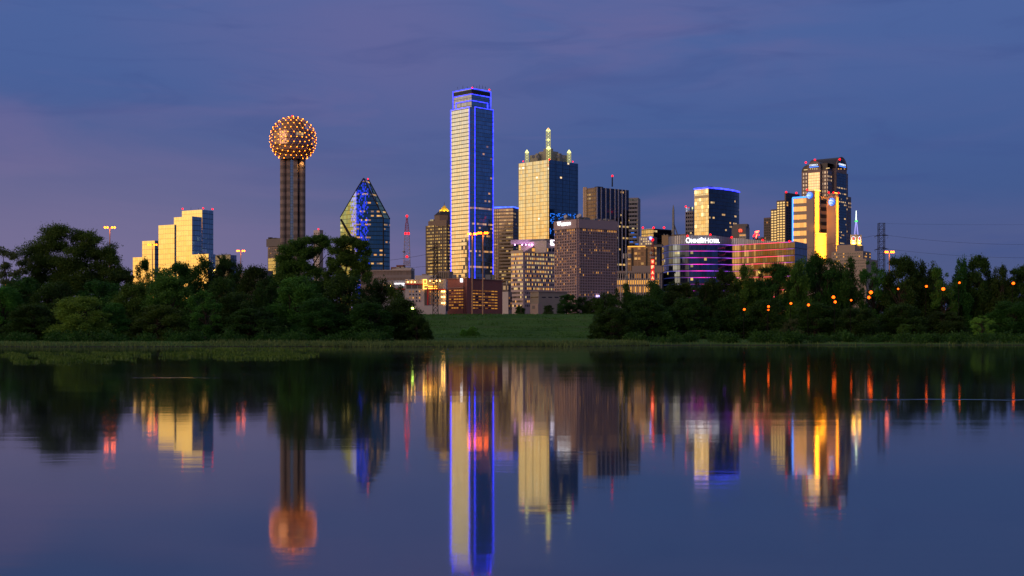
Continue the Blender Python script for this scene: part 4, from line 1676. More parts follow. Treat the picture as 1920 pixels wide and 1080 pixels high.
def garage():
    D = 540
    ft = corner(836, 876, 942, D, 30)
    ft = corner(836, 872, 942, D, 35)
    r = building('parking_garage', 'red brick parking garage with rows of lit yellow openings', ft)
    bk = plain('garage_brick', (.33, .115, .09), .85, var=.15, scale=.8)
    block(r, ft, GZ, zat(522, D), [bk, bk])
    fl, fr = faces(ft)
    m = MB()
    for f in (fl, fr):
        f.box(m, 0, f.L, zat(523, D), zat(521.4, D), .3)
    m.obj('coping', plain('coping_stone', (.28, .13, .11), .8), r)
    m = MB()
    fl.pxbox(m, 841, 870.5, 539.4, 540.4, .3)
    m.obj('string_course', CONC, r)
    WG = [plain('garage_void', (.03, .02, .02), .9), emit('garage_amber', (1, .42, .05), .55, False), emit('garage_amber_dim', (1, .36, .04), .20, False)]
    rg = random.Random(12)
    ys = [543.2, 548.8, 554.3, 559.8, 565.3, 570.8, 576.3]
    zs = [(zat(y + 1.7, D), zat(y, D)) for y in ys]
    usl = [(fl.hit(x)[0], fl.hit(x + 3.6)[0]) for x in (842, 846.6, 851.2, 855.8, 860.4, 865)]
    fl.windows(r, usl, zs, WG, lambda i, j: 1 if rg.random() < .5 else 2 if rg.random() < .6 else 0, [45], out=.05, name='opening')
    usr = [(fr.hit(x)[0], fr.hit(x + 4.9)[0]) for x in (885.5, 891.5, 897.5, 903.5, 909.5, 915.5, 921.5, 927.5)]
    fr.windows(r, usr, zs, WG, lambda i, j: 1 if rg.random() < .35 + .4 * (i > 5 or i < 1) else 2 if rg.random() < .6 else 0, [60], out=.05, name='opening')
    m = MB()
    fr.pxbox(m, 872.3, 883, 521, 590, .9)
    m.obj('stair_tower', bk, r)
    # white emblem: an angular lamp shaped like a little gable
    m = MB()
    fl.pxbox(m, 864.4, 865.6, 522.8, 529, .6)
    fl.pxbox(m, 866.6, 867.8, 522.8, 529, .6)
    fl.pxbox(m, 864.4, 867.8, 522.2, 523.6, .6)
    fl.pxbox(m, 865, 867, 525.2, 526.3, .6)
    m.obj('emblem', WHITE_LED, r)
    for x, w_ in ((852, 8), (862, 5), (915, 10), (925, 6)):
        m = MB()
        q = P(x, 515, D + 22)
        h = q.z - zat(522, D)
        m.box((q.x, q.y, q.z - h / 2), w_ * .225, 3, h)
        m.obj('roof_unit', GALV, r)
    # dark pipe
    m = MB()
    u = fl.hit(870.6)[0]
    m.tube(fl.at(u, GZ, .4), fl.at(u, zat(524, D), .4), .12)
    m.obj('drain_pipe', STEEL, r)


garage()


def lit_terraces():
    # glass lit left / dark right block, lower white one
    D = 1320
    ft = corner(1202.5, 1225, 1259, D, 48)
    r = building('half_lit_block', 'dark glass block with its pale lit side under three red lights', ft)
    A = facade('pale_lit_glass', 3, 4.4, .12, .2, glass=(.55, .48, .30), frame=(.16, .14, .1), lit=.03, tilt=.015, gvar=.4, frame_metal=.4)
    B = facade('pale_glass_shaded', 3, 4.4, .08, .12, glass=(.05, .05, .06), frame=(.02, .02, .02), lit=.07, litstr=.9)  # dark copy of the block's glass, its unlit side put into the tint
    block(r, ft, GZ, zat(428.5, D), [A, B])
    for x in (1205.5, 1225.5, 1245):
        redlight(r, x, 427, D, .8)
    rods(r, [1227], D, 428, [5], .2)
    D = 1220
    ft = corner(1198, 1224, 1232, D, 20)
    r = building('white_block', 'small white block with blue corner light before the half lit glass block', ft)
    block(r, ft, GZ, zat(443, D), [WHITE, CONC_D])
    fl, fr = faces(ft)
    fl.windows(r, bands(5, fl.L * .1, fl.L * .95, .5), [(zat(y + 2.5, D), zat(y, D)) for y in (446.5, 451, 455.5)], WIN, lambda i, j: 3 if (i * 3 + j) % 4 != 1 else 0, [20])
    bulb('corner_lamp', r, fl.at(fl.L - 2, zat(446.5, D), .8), 1.2, emit('corner_blue', (.15, .2, 1), 6, False))
    D = 1000
    ft = corner(1176, 1231, 1238, D, 14)
    r = building('amber_office', 'amber lit office block with glowing columns behind the lettered mast', ft)
    A = facade('amber_wall', 2.6, 4.0, .22, .2, glass=(.22, .13, .07), frame=(.36, .20, .10), metal=.3, rough=.4, lit=.42, litcol=(1, .42, .08), litstr=.55, tilt=0, block=2, gvar=.4)
    block(r, ft, GZ, zat(462, D), [A, CONC_D])
    fl, fr = faces(ft)
    am = emit('amber_strip', (1, .42, .05), 1.7, False)
    m = MB()
    fl.pxbox(m, 1177, 1210, 461.4, 463.0, .5)
    m.obj('light_strip', am, r)
    for x0, x1 in ((1184, 1187.5), (1211, 1213.8), (1225, 1228)):
        m = MB()
        fl.pxbox(m, x0, x1, 465, 515, .4)
        m.obj('dark_bay', plain('dark_bay', (.045, .035, .03), .6), r)
    m = MB()
    fl.pxbox(m, 1208, 1240, 458, 462.3, -6, 14)
    m.obj('roof_unit', CONC_D, r)
    m = MB()
    fl.pxbox(m, 1222, 1238, 455.5, 460, -10, 16)
    m.obj('roof_unit', STEEL, r)
    D = 800
    ft = corner(1148, 1241, 1248, D, 10)
    r = building('colonnade_hall', 'pale concrete hall with tall lit openings between white piers', ft)
    block(r, ft, GZ, zat(509, D), [plain('hall_wall', (.30, .25, .24), .8), CONC_D])
    fl, fr = faces(ft)
    m = MB()
    fl.pxbox(m, 1147.5, 1241.5, 507.8, 511.5, 1.0)
    m.obj('cornice', CONC, r)
    xs = np.arange(1150, 1240, 4.3)
    for i, x in enumerate(xs):
        m = MB()
        fl.pxbox(m, x, x + 1.3, 511, 580, .8)
        m.obj('pier', WHITE, r)
    rg = random.Random(6)
    us = [(fl.hit(x + 1.6)[0], fl.hit(x + 4.0)[0]) for x in xs[:-1]]
    fl.windows(r, us, [(zat(521.5, D), zat(513, D)), (zat(533, D), zat(525, D)), (zat(548, D), zat(537, D))], WIN, lambda i, j: ((0 if rg.random() < .6 else 2), 1, (1 if rg.random() < .5 else 2))[j], [70])
    m = MB()
    fl.pxbox(m, 1183, 1241, 497, 509, -8, 16)
    m.obj('upper_storey', CONC, r)


lit_terraces()


def letter_mast():
    D = 700
    b = P(1223.5, HY, D)
    r = thing('lettered_mast', 'red lattice mast carrying four glowing red letters', 'mast', (b.x, b.y, GZ))
    rd = plain('mast_red', (.35, .05, .05), .6)
    m = MB()
    lattice(m, b, 1.6, 1.6, GZ, zat(524, D), 6, .10)
    m.obj('lattice_section', plain('mast_white', (.42, .36, .40), .6), r, weld=False)
    m = MB()
    lattice(m, b, 1.6, 1.5, zat(524, D), zat(483, D), 9, .10)
    m.obj('lattice_section', rd, r, weld=False)
    m = MB()
    lattice(m, b, 1.5, .8, zat(483, D), zat(452, D), 9, .09)
    m.obj('lattice_section', rd, r, weld=False)
    m = MB()
    m.lathe(b.x, b.y, [(0, zat(483.5, D)), (1.5, zat(483.5, D)), (1.5, zat(481, D)), (0, zat(481, D))], 14)
    m.obj('gallery', WHITE, r)
    f = Face((b.x - 5, D - 1.0), (b.x + 5, D - 1.0))
    rl = emit('red_letter', (1, .05, .02), 3.4, False)
    for ch, y in zip('WFAA', (490.7, 500.8, 511, 520.8)):
        m = MB()
        f.pxbox(m, 1220.6, 1226.6, y - 4.0, y + 4.0, 0, .35)
        m.obj('letter_box', emit('red_letter_box', (1, .015, .012), 1.6, False), r)
        text(ch, 1, emit('letter_glow', (1, .22, .10), 5.0, False), r, f, 1223.6, y, 5.8, 4.6, out=.06, name='letter', ext=.1, bold=.04)
    bulb('warning_light', r, P(1223.5, 449.7, D), .75, RED)
    m = MB()
    q = P(1221.5, 475, D - 1)
    m.tube(q, q + Vector((-.4, -.8, .2)), .8, .8, 12)
    m.obj('dish', GALV, r)
    # telephone mast
    D = 600
    b = P(1175.5, HY, D)
    r = thing('telecom_mast', 'slim grey telecom mast with a ring of white panels', 'mast', (b.x, b.y, GZ))
    m = MB()
    m.tube((b.x, b.y, GZ), (b.x, b.y, zat(477, D)), .45, .28, 8)
    m.obj('pole', GALV, r)
    m = MB()
    for t in range(3):
        a0, a1 = 2 * math.pi * t / 3, 2 * math.pi * (t + 1) / 3
        m.tube((b.x + 1.9 * math.cos(a0), b.y + 1.9 * math.sin(a0), zat(483, D)), (b.x + 1.9 * math.cos(a1), b.y + 1.9 * math.sin(a1), zat(483, D)), .12, n=4)
        m.tube((b.x, b.y, zat(483, D)), (b.x + 1.9 * math.cos(a0), b.y + 1.9 * math.sin(a0), zat(483, D)), .1, n=4)
    m.obj('platform', STEEL, r)
    for i in range(9):
        a = 2 * math.pi * (i + .3) / 9
        m = MB()
        m.box((b.x + 1.9 * math.cos(a), b.y + 1.9 * math.sin(a), zat(480, D)), .3, .65, 2.3, 0, a)
        m.obj('antenna_panel', WHITE if i % 2 else GALV, r)
    m = MB()
    m.box((b.x, b.y - .4, zat(521, D)), 1.2, .8, 1.6)
    m.obj('equipment_box', GALV, r)


letter_mast()


def needle_and_slim():
    D = 1420
    b = P(1262.5, HY, D)
    r = thing('needle_spire', 'thin grey needle with a slanting brace rising behind the curved hotel', 'spire', (b.x, b.y, GZ))
    m = MB()
    m.tube((b.x, b.y, zat(440, D)), (b.x, b.y, zat(393, D)), 1.5, 1.2, 8)
    m.tube((b.x, b.y, zat(393, D)), (b.x, b.y, zat(384, D)), 1.1, .3, 8)
    m.obj('needle', GALV, r)
    for x in (1270, 1258):
        m = MB()
        m.tube(P(1263.5, 420, D), P(x, 440, D), .7, n=5)
        m.obj('brace', GALV, r)
    ft = corner(1255, 1285, 1292, D, 25)
    m = MB()
    m.prism(ft, GZ, zat(439, D), 0)
    m.obj('base_block', plain('tan_stone', (.30, .22, .16), .8), r)
    D = 1720
    ft = corner(1285, 1299.5, 1308, D, 30)
    r = building('slim_office', 'slim grey office tower tucked behind the blue edged glass tower', ft)
    A = facade('slim_bands', 3, 5.2, .3, .5, glass=(.10, .11, .14), frame=(.22, .20, .22), lit=.1, litstr=.8)
    block(r, ft, GZ, zat(396, D), [A, A])
    m = MB()
    m.prism(ft, zat(396, D), zat(388, D), 0, 1)
    m.obj('glazed_top', [facade('teal_top', 3, 6, .15, .1, glass=(.25, .40, .42), lit=0), ROOF], r)
    redlight(r, 1286, 387.4, D, .7)
    D = 1300
    ft = corner(1241, 1253, 1262, D, 30)
    r = building('tan_block', 'low tan block peeking above the roof of the curved hotel', ft)
    tn = plain('tan_wall', (.32, .22, .13), .8)
    block(r, ft, GZ, zat(441, D), [tn, tn])
    roof_units(r, ft, zat(441, D), 3, 8, 3)


needle_and_slim()


def blue_top_tower():
    D = 1310
    k = lambda x: (x - CX) / F
    ft = corner(1302, 1328.5, 1386, D, 43)
    r = building('blue_edged_tower', 'wide dark glass tower with a glowing blue roof line', ft)
    A = facade('bt_sunset', 2.7, 3.9, .07, .10, glass=(.78, .70, .50), frame=(.28, .25, .18), lit=0, tilt=.02, gvar=.14, frame_metal=.8, frame_rough=.25)  # glow of the sunset put into this copy of the tower glass
    B = facade('bt_dusk', 2.7, 3.9, .05, .10, glass=(.085, .11, .145), frame=(.02, .025, .03), lit=.055, litcol=(1, .52, .14), litstr=.85, tilt=.006, block=3)  # shaded copy of the tower glass, darkened by colour
    C0 = Vector((k(1328.5) * D, D))
    # right side is a shallow curve
    pts = []
    R0, R1 = Vector(ft[0]), Vector(ft[1])
    n_ = Face(R0, R1).n
    for i in range(9):
        t = i / 8
        pts.append(R0.lerp(R1, t) + n_ * (4.5 * 4 * t * (1 - t)))
    foot = pts + [Vector(ft[2]), Vector(ft[3])]
    z1 = zat(352.5, D)
    m = MB()
    u = 0
    n = len(foot)
    for i in range(n):
        a, b = foot[i], foot[(i + 1) % n]
        m.wall(a, b, GZ, z1, 0 if i == n - 1 else 1, u)
        u += (b - a).length
    m.poly([(p.x, p.y, z1) for p in foot], None, 2)
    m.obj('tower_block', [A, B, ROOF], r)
    bl = MATS['blue_led_soft']
    seq = [foot[-1]] + pts
    for a, b in zip(seq[:-1], seq[1:]):
        nn = Face(a, b).n
        a3, b3 = a + nn * .4, b + nn * .4
        strip(r, (a3.x, a3.y, z1 + .3), (b3.x, b3.y, z1 + .3), .75, BLUE)
    m = MB()
    fl = Face(foot[-1], pts[0])
    fl.pxbox(m, 1302.5, 1328, 366.5, 371.5, .2)
    m.obj('louvre_band', plain('louvre_tan', (.42, .35, .25), .4, .5), r)
    m = MB()
    q = P(1331, 350, D + 20)
    m.box((q.x, q.y, z1 + 1.5), 5, 4, 4.2)
    m.obj('roof_unit', STEEL, r)
    D = 1240
    ft = corner(1386 - 14, 1398, 1405.5, D, 22)
    r = building('letter_block', 'small grey block with a red letter sign beside the blue edged tower', ft)
    block(r, ft, GZ, zat(424, D), [CONC_D, plain('grey_stone', (.27, .255, .28), .75)])
    fl, fr = faces(ft)
    m = MB()
    fl.pxbox(m, 1374, 1400, 419.7, 425, -2, 12)
    m.obj('roof_house', CONC_D, r)
    us = [(fl.hit(x)[0], fl.hit(x + 2.2)[0]) for x in (1386.8, 1389.7, 1392.6, 1395.5)]
    fl.windows(r, us, [(zat(442, D), zat(439.7, D)), (zat(446.3, D), zat(443.6, D))], WIN, lambda i, j: 1 if j == 0 else 0, [10])
    m = MB()
    fl.pxbox(m, 1386, 1399, 438.5, 447.5, .06)
    m.obj('spandrel', WHITE, r)
    text('n', 1, emit('red_letter', (1, .05, .02), 3.4, False), r, fl, 1388.6, 432.3, 5.4, 5.6, out=.6, bold=.05)


blue_top_tower()


# ------------------------------------------------------------------ red neon winged horse
def neon_sign():
    D = 1400
    b = P(1417, HY, D)
    r = thing('neon_sign', 'glowing red winged horse neon sign on a rooftop frame', 'sign', (b.x, b.y, GZ))
    pts = lambda l: [P(1380 + x / 10.8, 380 + y / 10.8, D) for x, y in l]
    red = emit('red_neon', (1, .015, .02), 6, False)
    hot = emit('red_neon_hot', (1, .14, .06), 7.0, False)
    body = pts([(350, 665), (372, 635), (400, 625), (430, 640), (452, 650), (478, 640), (470, 662), (445, 672), (425, 680), (415, 725), (398, 720), (400, 680), (375, 672), (360, 695), (347, 690)])
    wing = pts([(402, 640), (380, 585), (410, 572), (445, 566), (470, 565), (462, 598), (440, 625), (425, 645)])
    for nm, pl, mt in (('horse_body', body, red), ('horse_wing', wing, red)):
        m = MB()
        A = [p for p in pl]
        B = [p + Vector((0, 1.0, 0)) for p in pl]
        m.poly(A[::-1])
        m.poly(B)
        for i in range(len(A)):
            j = (i + 1) % len(A)
            m.poly([A[i], A[j], B[j], B[i]])
        m.obj(nm, mt, r)
    m = MB()
    w2 = pts([(385, 590), (425, 585), (462, 570)])
    for a, c in zip(w2[:-1], w2[1:]):
        m.tube(a + Vector((0, -.6, 0)), c + Vector((0, -.6, 0)), .45, n=5)
    w2 = pts([(395, 610), (430, 605), (450, 595)])
    for a, c in zip(w2[:-1], w2[1:]):
        m.tube(a + Vector((0, -.6, 0)), c + Vector((0, -.6, 0)), .45, n=5)
    w2 = pts([(425, 640), (410, 680), (405, 710)])
    for a, c in zip(w2[:-1], w2[1:]):
        m.tube(a + Vector((0, -.6, 0)), c + Vector((0, -.6, 0)), .45, n=5)
    m.obj('neon_tube', hot, r)
    m = MB()
    q = P(1417, 449, D)
    lattice(m, (q.x, q.y + 1.5), 6, 4, GZ, zat(441, D), 14, .22)
    m.obj('sign_frame', STEEL, r, weld=False)
    ft = corner(1416, 1428, 1433, D + 60, 35)
    r = building('old_block', 'small dark old rooftop between the neon horse and granite towers', ft)
    block(r, ft, GZ, zat(446.5, D + 60), [CONC_D, CONC_D])
    m = MB()
    faces(ft)[0].pxbox(m, 1425, 1431, 444.4, 447, -1, 4)
    m.obj('roof_unit', CONC_D, r)


neon_sign()


def granite_steps():
    D = 1500
    gr = plain('granite_plum', (.155, .115, .115), .6, scale=.1)
    gd = plain('granite_plum_shaded', (.07, .06, .07), .5, scale=.1)  # the plum granite again, colour darkened for the shaded faces
    ft3 = corner(1456, 1473, 1487, D, 45)
    r = building('stepped_granite_tower', 'stepped plum granite tower whose square windows glow pale gold', ft3)
    mir = facade('square_mirror', 20, 20, 0, 0, glass=(.86, .80, .58), lit=0, tilt=.03, gvar=.1)
    for (xL, xC, xR, Dd, y1, cols, wm) in ((1432, 1445, 1452, D + 25, 407.5, 3, 0), (1445, 1457, 1466, D + 12, 392, 2, 1), (1456, 1473, 1499, D, 375, 3, 1)):
        ft = corner(xL, xC, xR, Dd, 45)
        m = MB()
        m.prism(ft, GZ, zat(y1, Dd), [1, 1, 1, 0], 2)
        m.obj('tower_block', [gr, gd, ROOF], r)
        fl, fr = faces(ft)
        ys = np.arange(y1 + 3, 452, 4.85)
        zs = [(zat(y + 2.9, Dd), zat(y, Dd)) for y in ys]
        rg = random.Random(cols + y1)
        fl.windows(r, bands(cols, fl.L * .04, fl.L * .96, .70), zs, [WDARK, mir, WDIM], lambda i, j: wm if not (wm == 0 and rg.random() < .1) else 2, [100], out=.15)
        if xR == 1499:
            fr.windows(r, bands(6, fr.L * .05, fr.L * .95, .6), zs, [WDARK, WWARM], lambda i, j: 0 if rg.random() > .04 else 1, [0], out=.15)
    ft = corner(1471.5, 1474, 1499, D + 10, 45)
    Rb = Vector(ft[1])
    m = MB()
    ftb = corner(1471, 1473.5, 1499, D + 14, 45)
    m.prism(ftb, GZ, zat(361, D + 14), [1, 1, 1, 0], 2)
    m.obj('tower_core', [gr, facade('granite_side', 3.4, 4.6, .4, .35, glass=(.06, .07, .09), frame=(.05, .045, .055), lit=.02, litstr=.9), ROOF], r)
    for x, y in ((1474, 360.2), (1493, 361.8)):
        redlight(r, x, y, D, .75)


granite_steps()


# ------------------------------------------------------------------ arched twin-vault tower
def arch_tower():
    D = 1560
    ft = corner(1503, 1552, 1590, D, 40)
    r = building('arched_tower', 'tall granite tower with rounded arched gables glowing on top', ft)
    gr = plain('granite_rose', (.25, .175, .165), .6, scale=.08)
    zs_ = zat(318, D)
    GA = facade('arch_granite', 3.6, 4.6, .50, .42, glass=(.22, .21, .24), frame=(.215, .15, .14), lit=.05, litcol=(1, .6, .25), litstr=.9, frame_rough=.65, metal=.9, tilt=.02, gvar=.6)
    GD = facade('arch_granite_side', 3.6, 4.6, .45, .40, glass=(.12, .14, .18), frame=(.16, .12, .125), lit=.10, litcol=(1, .5, .15), litstr=.8, frame_rough=.65, metal=.9)  # darker copy of the granite wall, shade put into its colour
    m = MB()
    m.prism(ft, GZ, zs_, [1, 1, 1, 0], 2)
    m.obj('tower_block', [GA, GD, ROOF], r)
    fl, fr = faces(ft)
    gold = facade('arch_glass_sunset', 2.2, 3.4, .12, .14, glass=(.44, .37, .29), frame=(.20, .17, .14), lit=.04, litstr=.8, tilt=.02, gvar=.2, frame_metal=.6, frame_rough=.3)  # bay glass with the sunset glow put into its colour
    dark = facade('arch_glass_dusk', 2.2, 3.4, .08, .12, glass=(.11, .15, .19), frame=(.03, .035, .04), lit=.09, litcol=(1, .52, .14), litstr=.85, tilt=.008, rowlit=.05)  # the same bay glass, colour darkened for the side out of the glow
    vr = plain('vault_lead', (.045, .045, .055), .4, .3)

    def bay(f, u0, u1, out, depth, z0, zspring, glass, lettering):
        uc, rad = (u0 + u1) / 2, (u1 - u0) / 2
        m = MB()
        f.box(m, u0, u1, z0, zspring, out, 2)
        # uv-mapped front
        fm = MB()
        mg = rad * .12
        a, b = f.at(u0 + mg, 0, out + .15), f.at(u1 - mg, 0, out + .15)
        fm.wall(a, b, z0, zspring - 5.0, 0)
        m.obj('bay_frame', gr, r)
        fm.obj('bay_glass', glass, r)
        # vault
        v = MB()
        N = 16
        ring = [(uc + rad * math.cos(math.pi * i / N), zspring + rad * math.sin(math.pi * i / N)) for i in range(N + 1)]
        fr_ = [f.at(u, z, out) for u, z in ring]
        bk = [f.at(u, z, -depth) for u, z in ring]
        for i in range(N):
            v.poly([fr_[i], bk[i], bk[i + 1], fr_[i + 1]], None, 0)
        v.poly(bk, None, 0)
        v.obj('vault', vr, r)
        g = MB()
        g.poly(fr_[::-1], None, 0)
        g.obj('gable', gr, r, weld=False)
        g = MB()
        r2 = rad * .80
        pl = [f.at(uc + r2 * math.cos(math.pi * i / N), zspring + r2 * math.sin(math.pi * i / N), out + .2) for i in range(N + 1)]
        g.poly(pl[::-1])
        g.obj('lunette', WDARK, r, weld=False)
        arch = MB()
        for i in range(N):
            q0, q1 = ring[i], ring[i + 1]
            arch.tube(f.at(*q0, out + .2), f.at(*q1, out + .2), .55, n=5)
        arch.obj('arch_rim', gr, r)
        return uc, rad
    # sunlit side bay
    u0, u1 = fl.hit(1516.3)[0], fl.hit(1540.5)[0]
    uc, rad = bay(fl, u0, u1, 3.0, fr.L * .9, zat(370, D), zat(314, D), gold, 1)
    # dusk side bay
    v0, v1 = fr.hit(1563.5)[0], fr.hit(1583.5)[0]
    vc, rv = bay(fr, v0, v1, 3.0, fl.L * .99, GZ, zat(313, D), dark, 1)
    # slimmer vault at the far left corner
    f3 = Face(fl.at(0, 0), fl.at(fl.hit(1516)[0], 0))
    m = MB()
    N = 10
    a0 = [fl.at(fl.hit(1516)[0] * (1 - math.cos(math.pi / 2 * i / N)), zs_ + (zat(305.5, D) - zs_) * math.sin(math.pi / 2 * i / N), 0.1) for i in range(N + 1)]
    dep = fr.u * fr.L * .8
    b0 = [p + Vector((dep.x, dep.y, 0)) for p in a0]
    for i in range(N):
        m.poly([a0[i], a0[i + 1], b0[i + 1], b0[i]])
    end = fl.at(fl.hit(1552)[0] * .99, zat(305.5, D), .1)
    endl = Vector((end.x, end.y, zs_))
    m.poly(a0[::-1] + [Vector((a0[0].x, a0[0].y, zs_)), endl, end][1:])
    m.poly([a0[-1], end, end + Vector((dep.x, dep.y, 0)), b0[-1]])
    m.obj('roof_vault', vr, r, weld=False)
    zl = zat(309.5, D)
    wl = emit('logo_white', (.75, .85, 1), 1.2, False)
    text('COMERICA', 1, wl, r, fl, 1528.2, 310.0, 3.0, 16, out=3.8, bold=.02)
    text('COMERICA', 1, wl, r, fr, 1573.8, 309.2, 3.4, 13, out=3.8, bold=.02)
    for f, x0, x1, y in ((fl, 1520, 1537, 312.8), (fr, 1569, 1581, 312.3)):
        m = MB()
        f.pxbox(m, x0, x1, y, y + 1.1, 3.6)
        m.obj('light_strip', emit('sky_blue_led', (.06, .22, 1.0), 2.2, False), r)
    fr2 = Face(fr.at(v1 + .5, 0), fr.at(fr.L, 0))
    # rows of small lit attic windows
    for f, xs in ((fl, (1521, 1525, 1529, 1533)), (fr, (1567, 1571.5, 1578))):
        for x in xs:
            m = MB()
            f.pxbox(m, x, x + 1.7, 316.2, 318, 3.4)
            m.obj('window', WPALE if f is fl else WWARM, r)
    for x0, x1, y in ((1507.5, 1515, 317.5), (1549, 1553, 315), (1555.5, 1558.5, 314.5)):
        m = MB()
        (fl if x0 < 1540 else fl).pxbox(m, x0, min(x1, 1551), y, y + 1.6, .4)
        m.obj('window', WPALE, r)
    ft2 = corner(1560, 1577, 1587, D + 8, 40)
    m = MB()
    m.prism([Vector(ft[1]) - fr.u * .5, Vector(ft[1]) + fr.u * 9, Vector(ft[2]) + fr.u * 9, Vector(ft[2]) - fr.u * .5], GZ, zat(362, D), [0])
    m.obj('rear_wing', GD, r)
    for x, y in ((1511, 304.6), (1528, 299.8), (1574.5, 299.0)):
        redlight(r, x, y, D - 4, .75)


arch_tower()


# ------------------------------------------------------------------ floodlit telephone company tower
def flood_tower():
    D = 1150
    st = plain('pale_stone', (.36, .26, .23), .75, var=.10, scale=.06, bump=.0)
    stl = plain('floodlit_stone_tint', (.52, .40, .26), .75, var=.08, scale=.06)  # brighter yellow copy of the stone, floodlight put into its colour
    ph = 22
    k = lambda x: (x - CX) / F
    r = thing('floodlit_tower', 'stone tower with yellow floodlit recesses and round blue logos', 'building', (k(1530) * D, D + 20, GZ))

    def flood(f, x, y, wpx, hpx, energy, out=5.0):
        ld = bpy.data.lights.new('flood_light', 'AREA')
        ld.shape = 'RECTANGLE'
        ld.size = wpx / F * D
        ld.size_y = hpx / F * D
        ld.energy = energy
        ld.color = (1.0, .37, .012)
        lo = bpy.data.objects.new('flood_light', ld)
        COL.objects.link(lo)
        lo.parent = r
        u, z = f.hit(x, y)
        lo.location = f.at(u, z, out) - root_off(r)
        d = Vector((-f.n.x, -f.n.y, 0))
        lo.rotation_euler = d.to_track_quat('-Z', 'Y').to_euler()
        ld.spread = R(70)
        return lo
    # slab with horizontal bands (set back)
    Ds = D + 18
    A = facade('amber_bands', 3.4, 7.4, .02, .42, glass=(.44, .29, .15), frame=(.33, .24, .20), metal=.85, rough=.16, lit=.04, litcol=(1, .5, .12), litstr=.8, tilt=.02, gvar=.35, frame_rough=.5)
    ft = corner(1486.5, 1513, 1520, Ds, 32)
    block(r, ft, GZ, zat(369.5, Ds), [A, st])
    fl, fr = faces(ft)
    sb = emit('azure_led', (.05, .25, 1.0), 2.8, False)
    strip(r, fl.at(0, GZ, .3), fl.at(0, zat(369.3, Ds), .3), .62, sb)
    strip(r, fl.at(0, zat(369.3, Ds), .3), fl.at(fl.L, zat(369.3, Ds), .3), .62, sb)
    # logo towers: stone side facing left, recess facing right
    ftA = corner(1512, 1525.5, 1538.5, D, 40)
    m = MB()
    m.prism(ftA, GZ, zat(357, D), [1, 0, 0, 0], 2)
    m.obj('logo_tower', [st, stl, ROOF], r)
    fA, fA2 = faces(ftA)
    ftM = corner(1530, 1538.6, 1552, D + 12, 62)
    B = facade('balcony_bands', 30, 6.6, 0, .48, glass=(.045, .035, .03), frame=(.50, .34, .20), metal=.2, rough=.5, lit=.0, tilt=0)
    m = MB()
    m.prism(ftM, GZ, zat(367.5, D + 12), [0, 0, 0, 0], 1)
    m.obj('balcony_wing', [B, ROOF], r)
    ftB = corner(1550, 1567.5, 1572.5, D + 2, 40)
    m = MB()
    m.prism(ftB, GZ, zat(368, D + 2), [1, 0, 0, 0], 2)
    m.obj('logo_tower', [st, stl, ROOF], r)
    fB, fB2 = faces(ftB)
    ftC = corner(1553, 1563, 1572.5, D + 16, 40)
    m = MB()
    m.prism(ftC, GZ, zat(362, D + 16), [1, 0, 0, 0], 2)
    m.obj('rear_tower', [st, stl, ROOF], r)
    fC, fC2 = faces(ftC)
    ftL = corner(1526, 1527.5, 1550, D - 12, 75)
    m = MB()
    m.prism(ftL, GZ, zat(437.5, D - 12), [1, 1, 1, 0], 2)
    m.obj('lower_block', [st, stl, ROOF], r)
    fL, fL2 = faces(ftL)
    # floodlights with their fittings
    for (f, x, y, wp, hp, e) in ((fA2, 1532, 397, 6, 78, 14000), (fL2, 1539, 464, 16, 50, 12500), (fB2, 1570, 420, 2.2, 100, 5500), (fC2, 1568, 420, 3, 100, 5500)):
        lo = flood(f, x, y, wp, hp, e, 7.0)
    flood(faces(ftM)[1], 1545, 402, 7, 66, 4500, 6.0)
    # lamp rails at the recess tops
    am = emit('amber_rail', (1, .55, .06), 4.0, False)
    for f, x0, x1, y in ((fA2, 1526.5, 1538, 356.6), (fL2, 1528.5, 1549.5, 437.2), (fC2, 1564, 1572, 361.6)):
        m = MB()
        f.pxbox(m, x0, x1, y, y + .8, .5)
        m.obj('lamp_rail', am, r)
    # round blue logos: a globe of white bands on a blue disc
    blue = emit('logo_blue', (.02, .16, .85), 1.1, False)
    wht = emit('logo_band', (.55, .82, 1.0), 2.0, False)
    for f, x, y, rx, ry in ((fA, 1518.7, 366.2, 5.8, 6.4), (fB, 1560, 378.5, 6.0, 7.6)):
        u, z = f.hit(x, y)
        ua = f.hit(x - rx)[0]
        ru, rz = u - ua, ry / F * D
        g = MB()
        N = 28
        a_ = [f.at(u + ru * math.cos(2 * math.pi * i / N), z + rz * math.sin(2 * math.pi * i / N), .8) for i in range(N)]
        b_ = [f.at(u + ru * math.cos(2 * math.pi * i / N), z + rz * math.sin(2 * math.pi * i / N), .1) for i in range(N)]
        g.poly(a_)
        for i in range(N):
            j = (i + 1) % N
            g.poly([b_[i], b_[j], a_[j], a_[i]])
        lg = g.obj('logo', blue, r)
        for q, (c, thk, l0, l1) in enumerate(((.74, .13, -.45, .5), (.40, .17, -.75, .70), (.02, .20, -.90, .70), (-.40, .17, -.85, .45), (-.76, .10, -.5, .2))):
            g = MB()
            M_ = 10
            up, lo_ = [], []
            for i in range(M_ + 1):
                t = i / M_
                s_ = l0 + (l1 - l0) * t
                sag = -.10 * math.sin(math.pi * t)
                w_ = thk * (1 - .75 * t)
                up.append(f.at(u + ru * s_, z + rz * (c + sag + w_ * .5), 1.0))
                lo_.append(f.at(u + ru * s_, z + rz * (c + sag - w_ * .5), 1.0))
            for i in range(M_):
                g.poly([lo_[i], lo_[i + 1], up[i + 1], up[i]])
            g.obj('logo_band', wht, lg)
    for x, y in ((1513, 355.8), (1554, 361), (1563, 361), (1572, 361.8)):
        redlight(r, x, y, D, .7)


flood_tower()


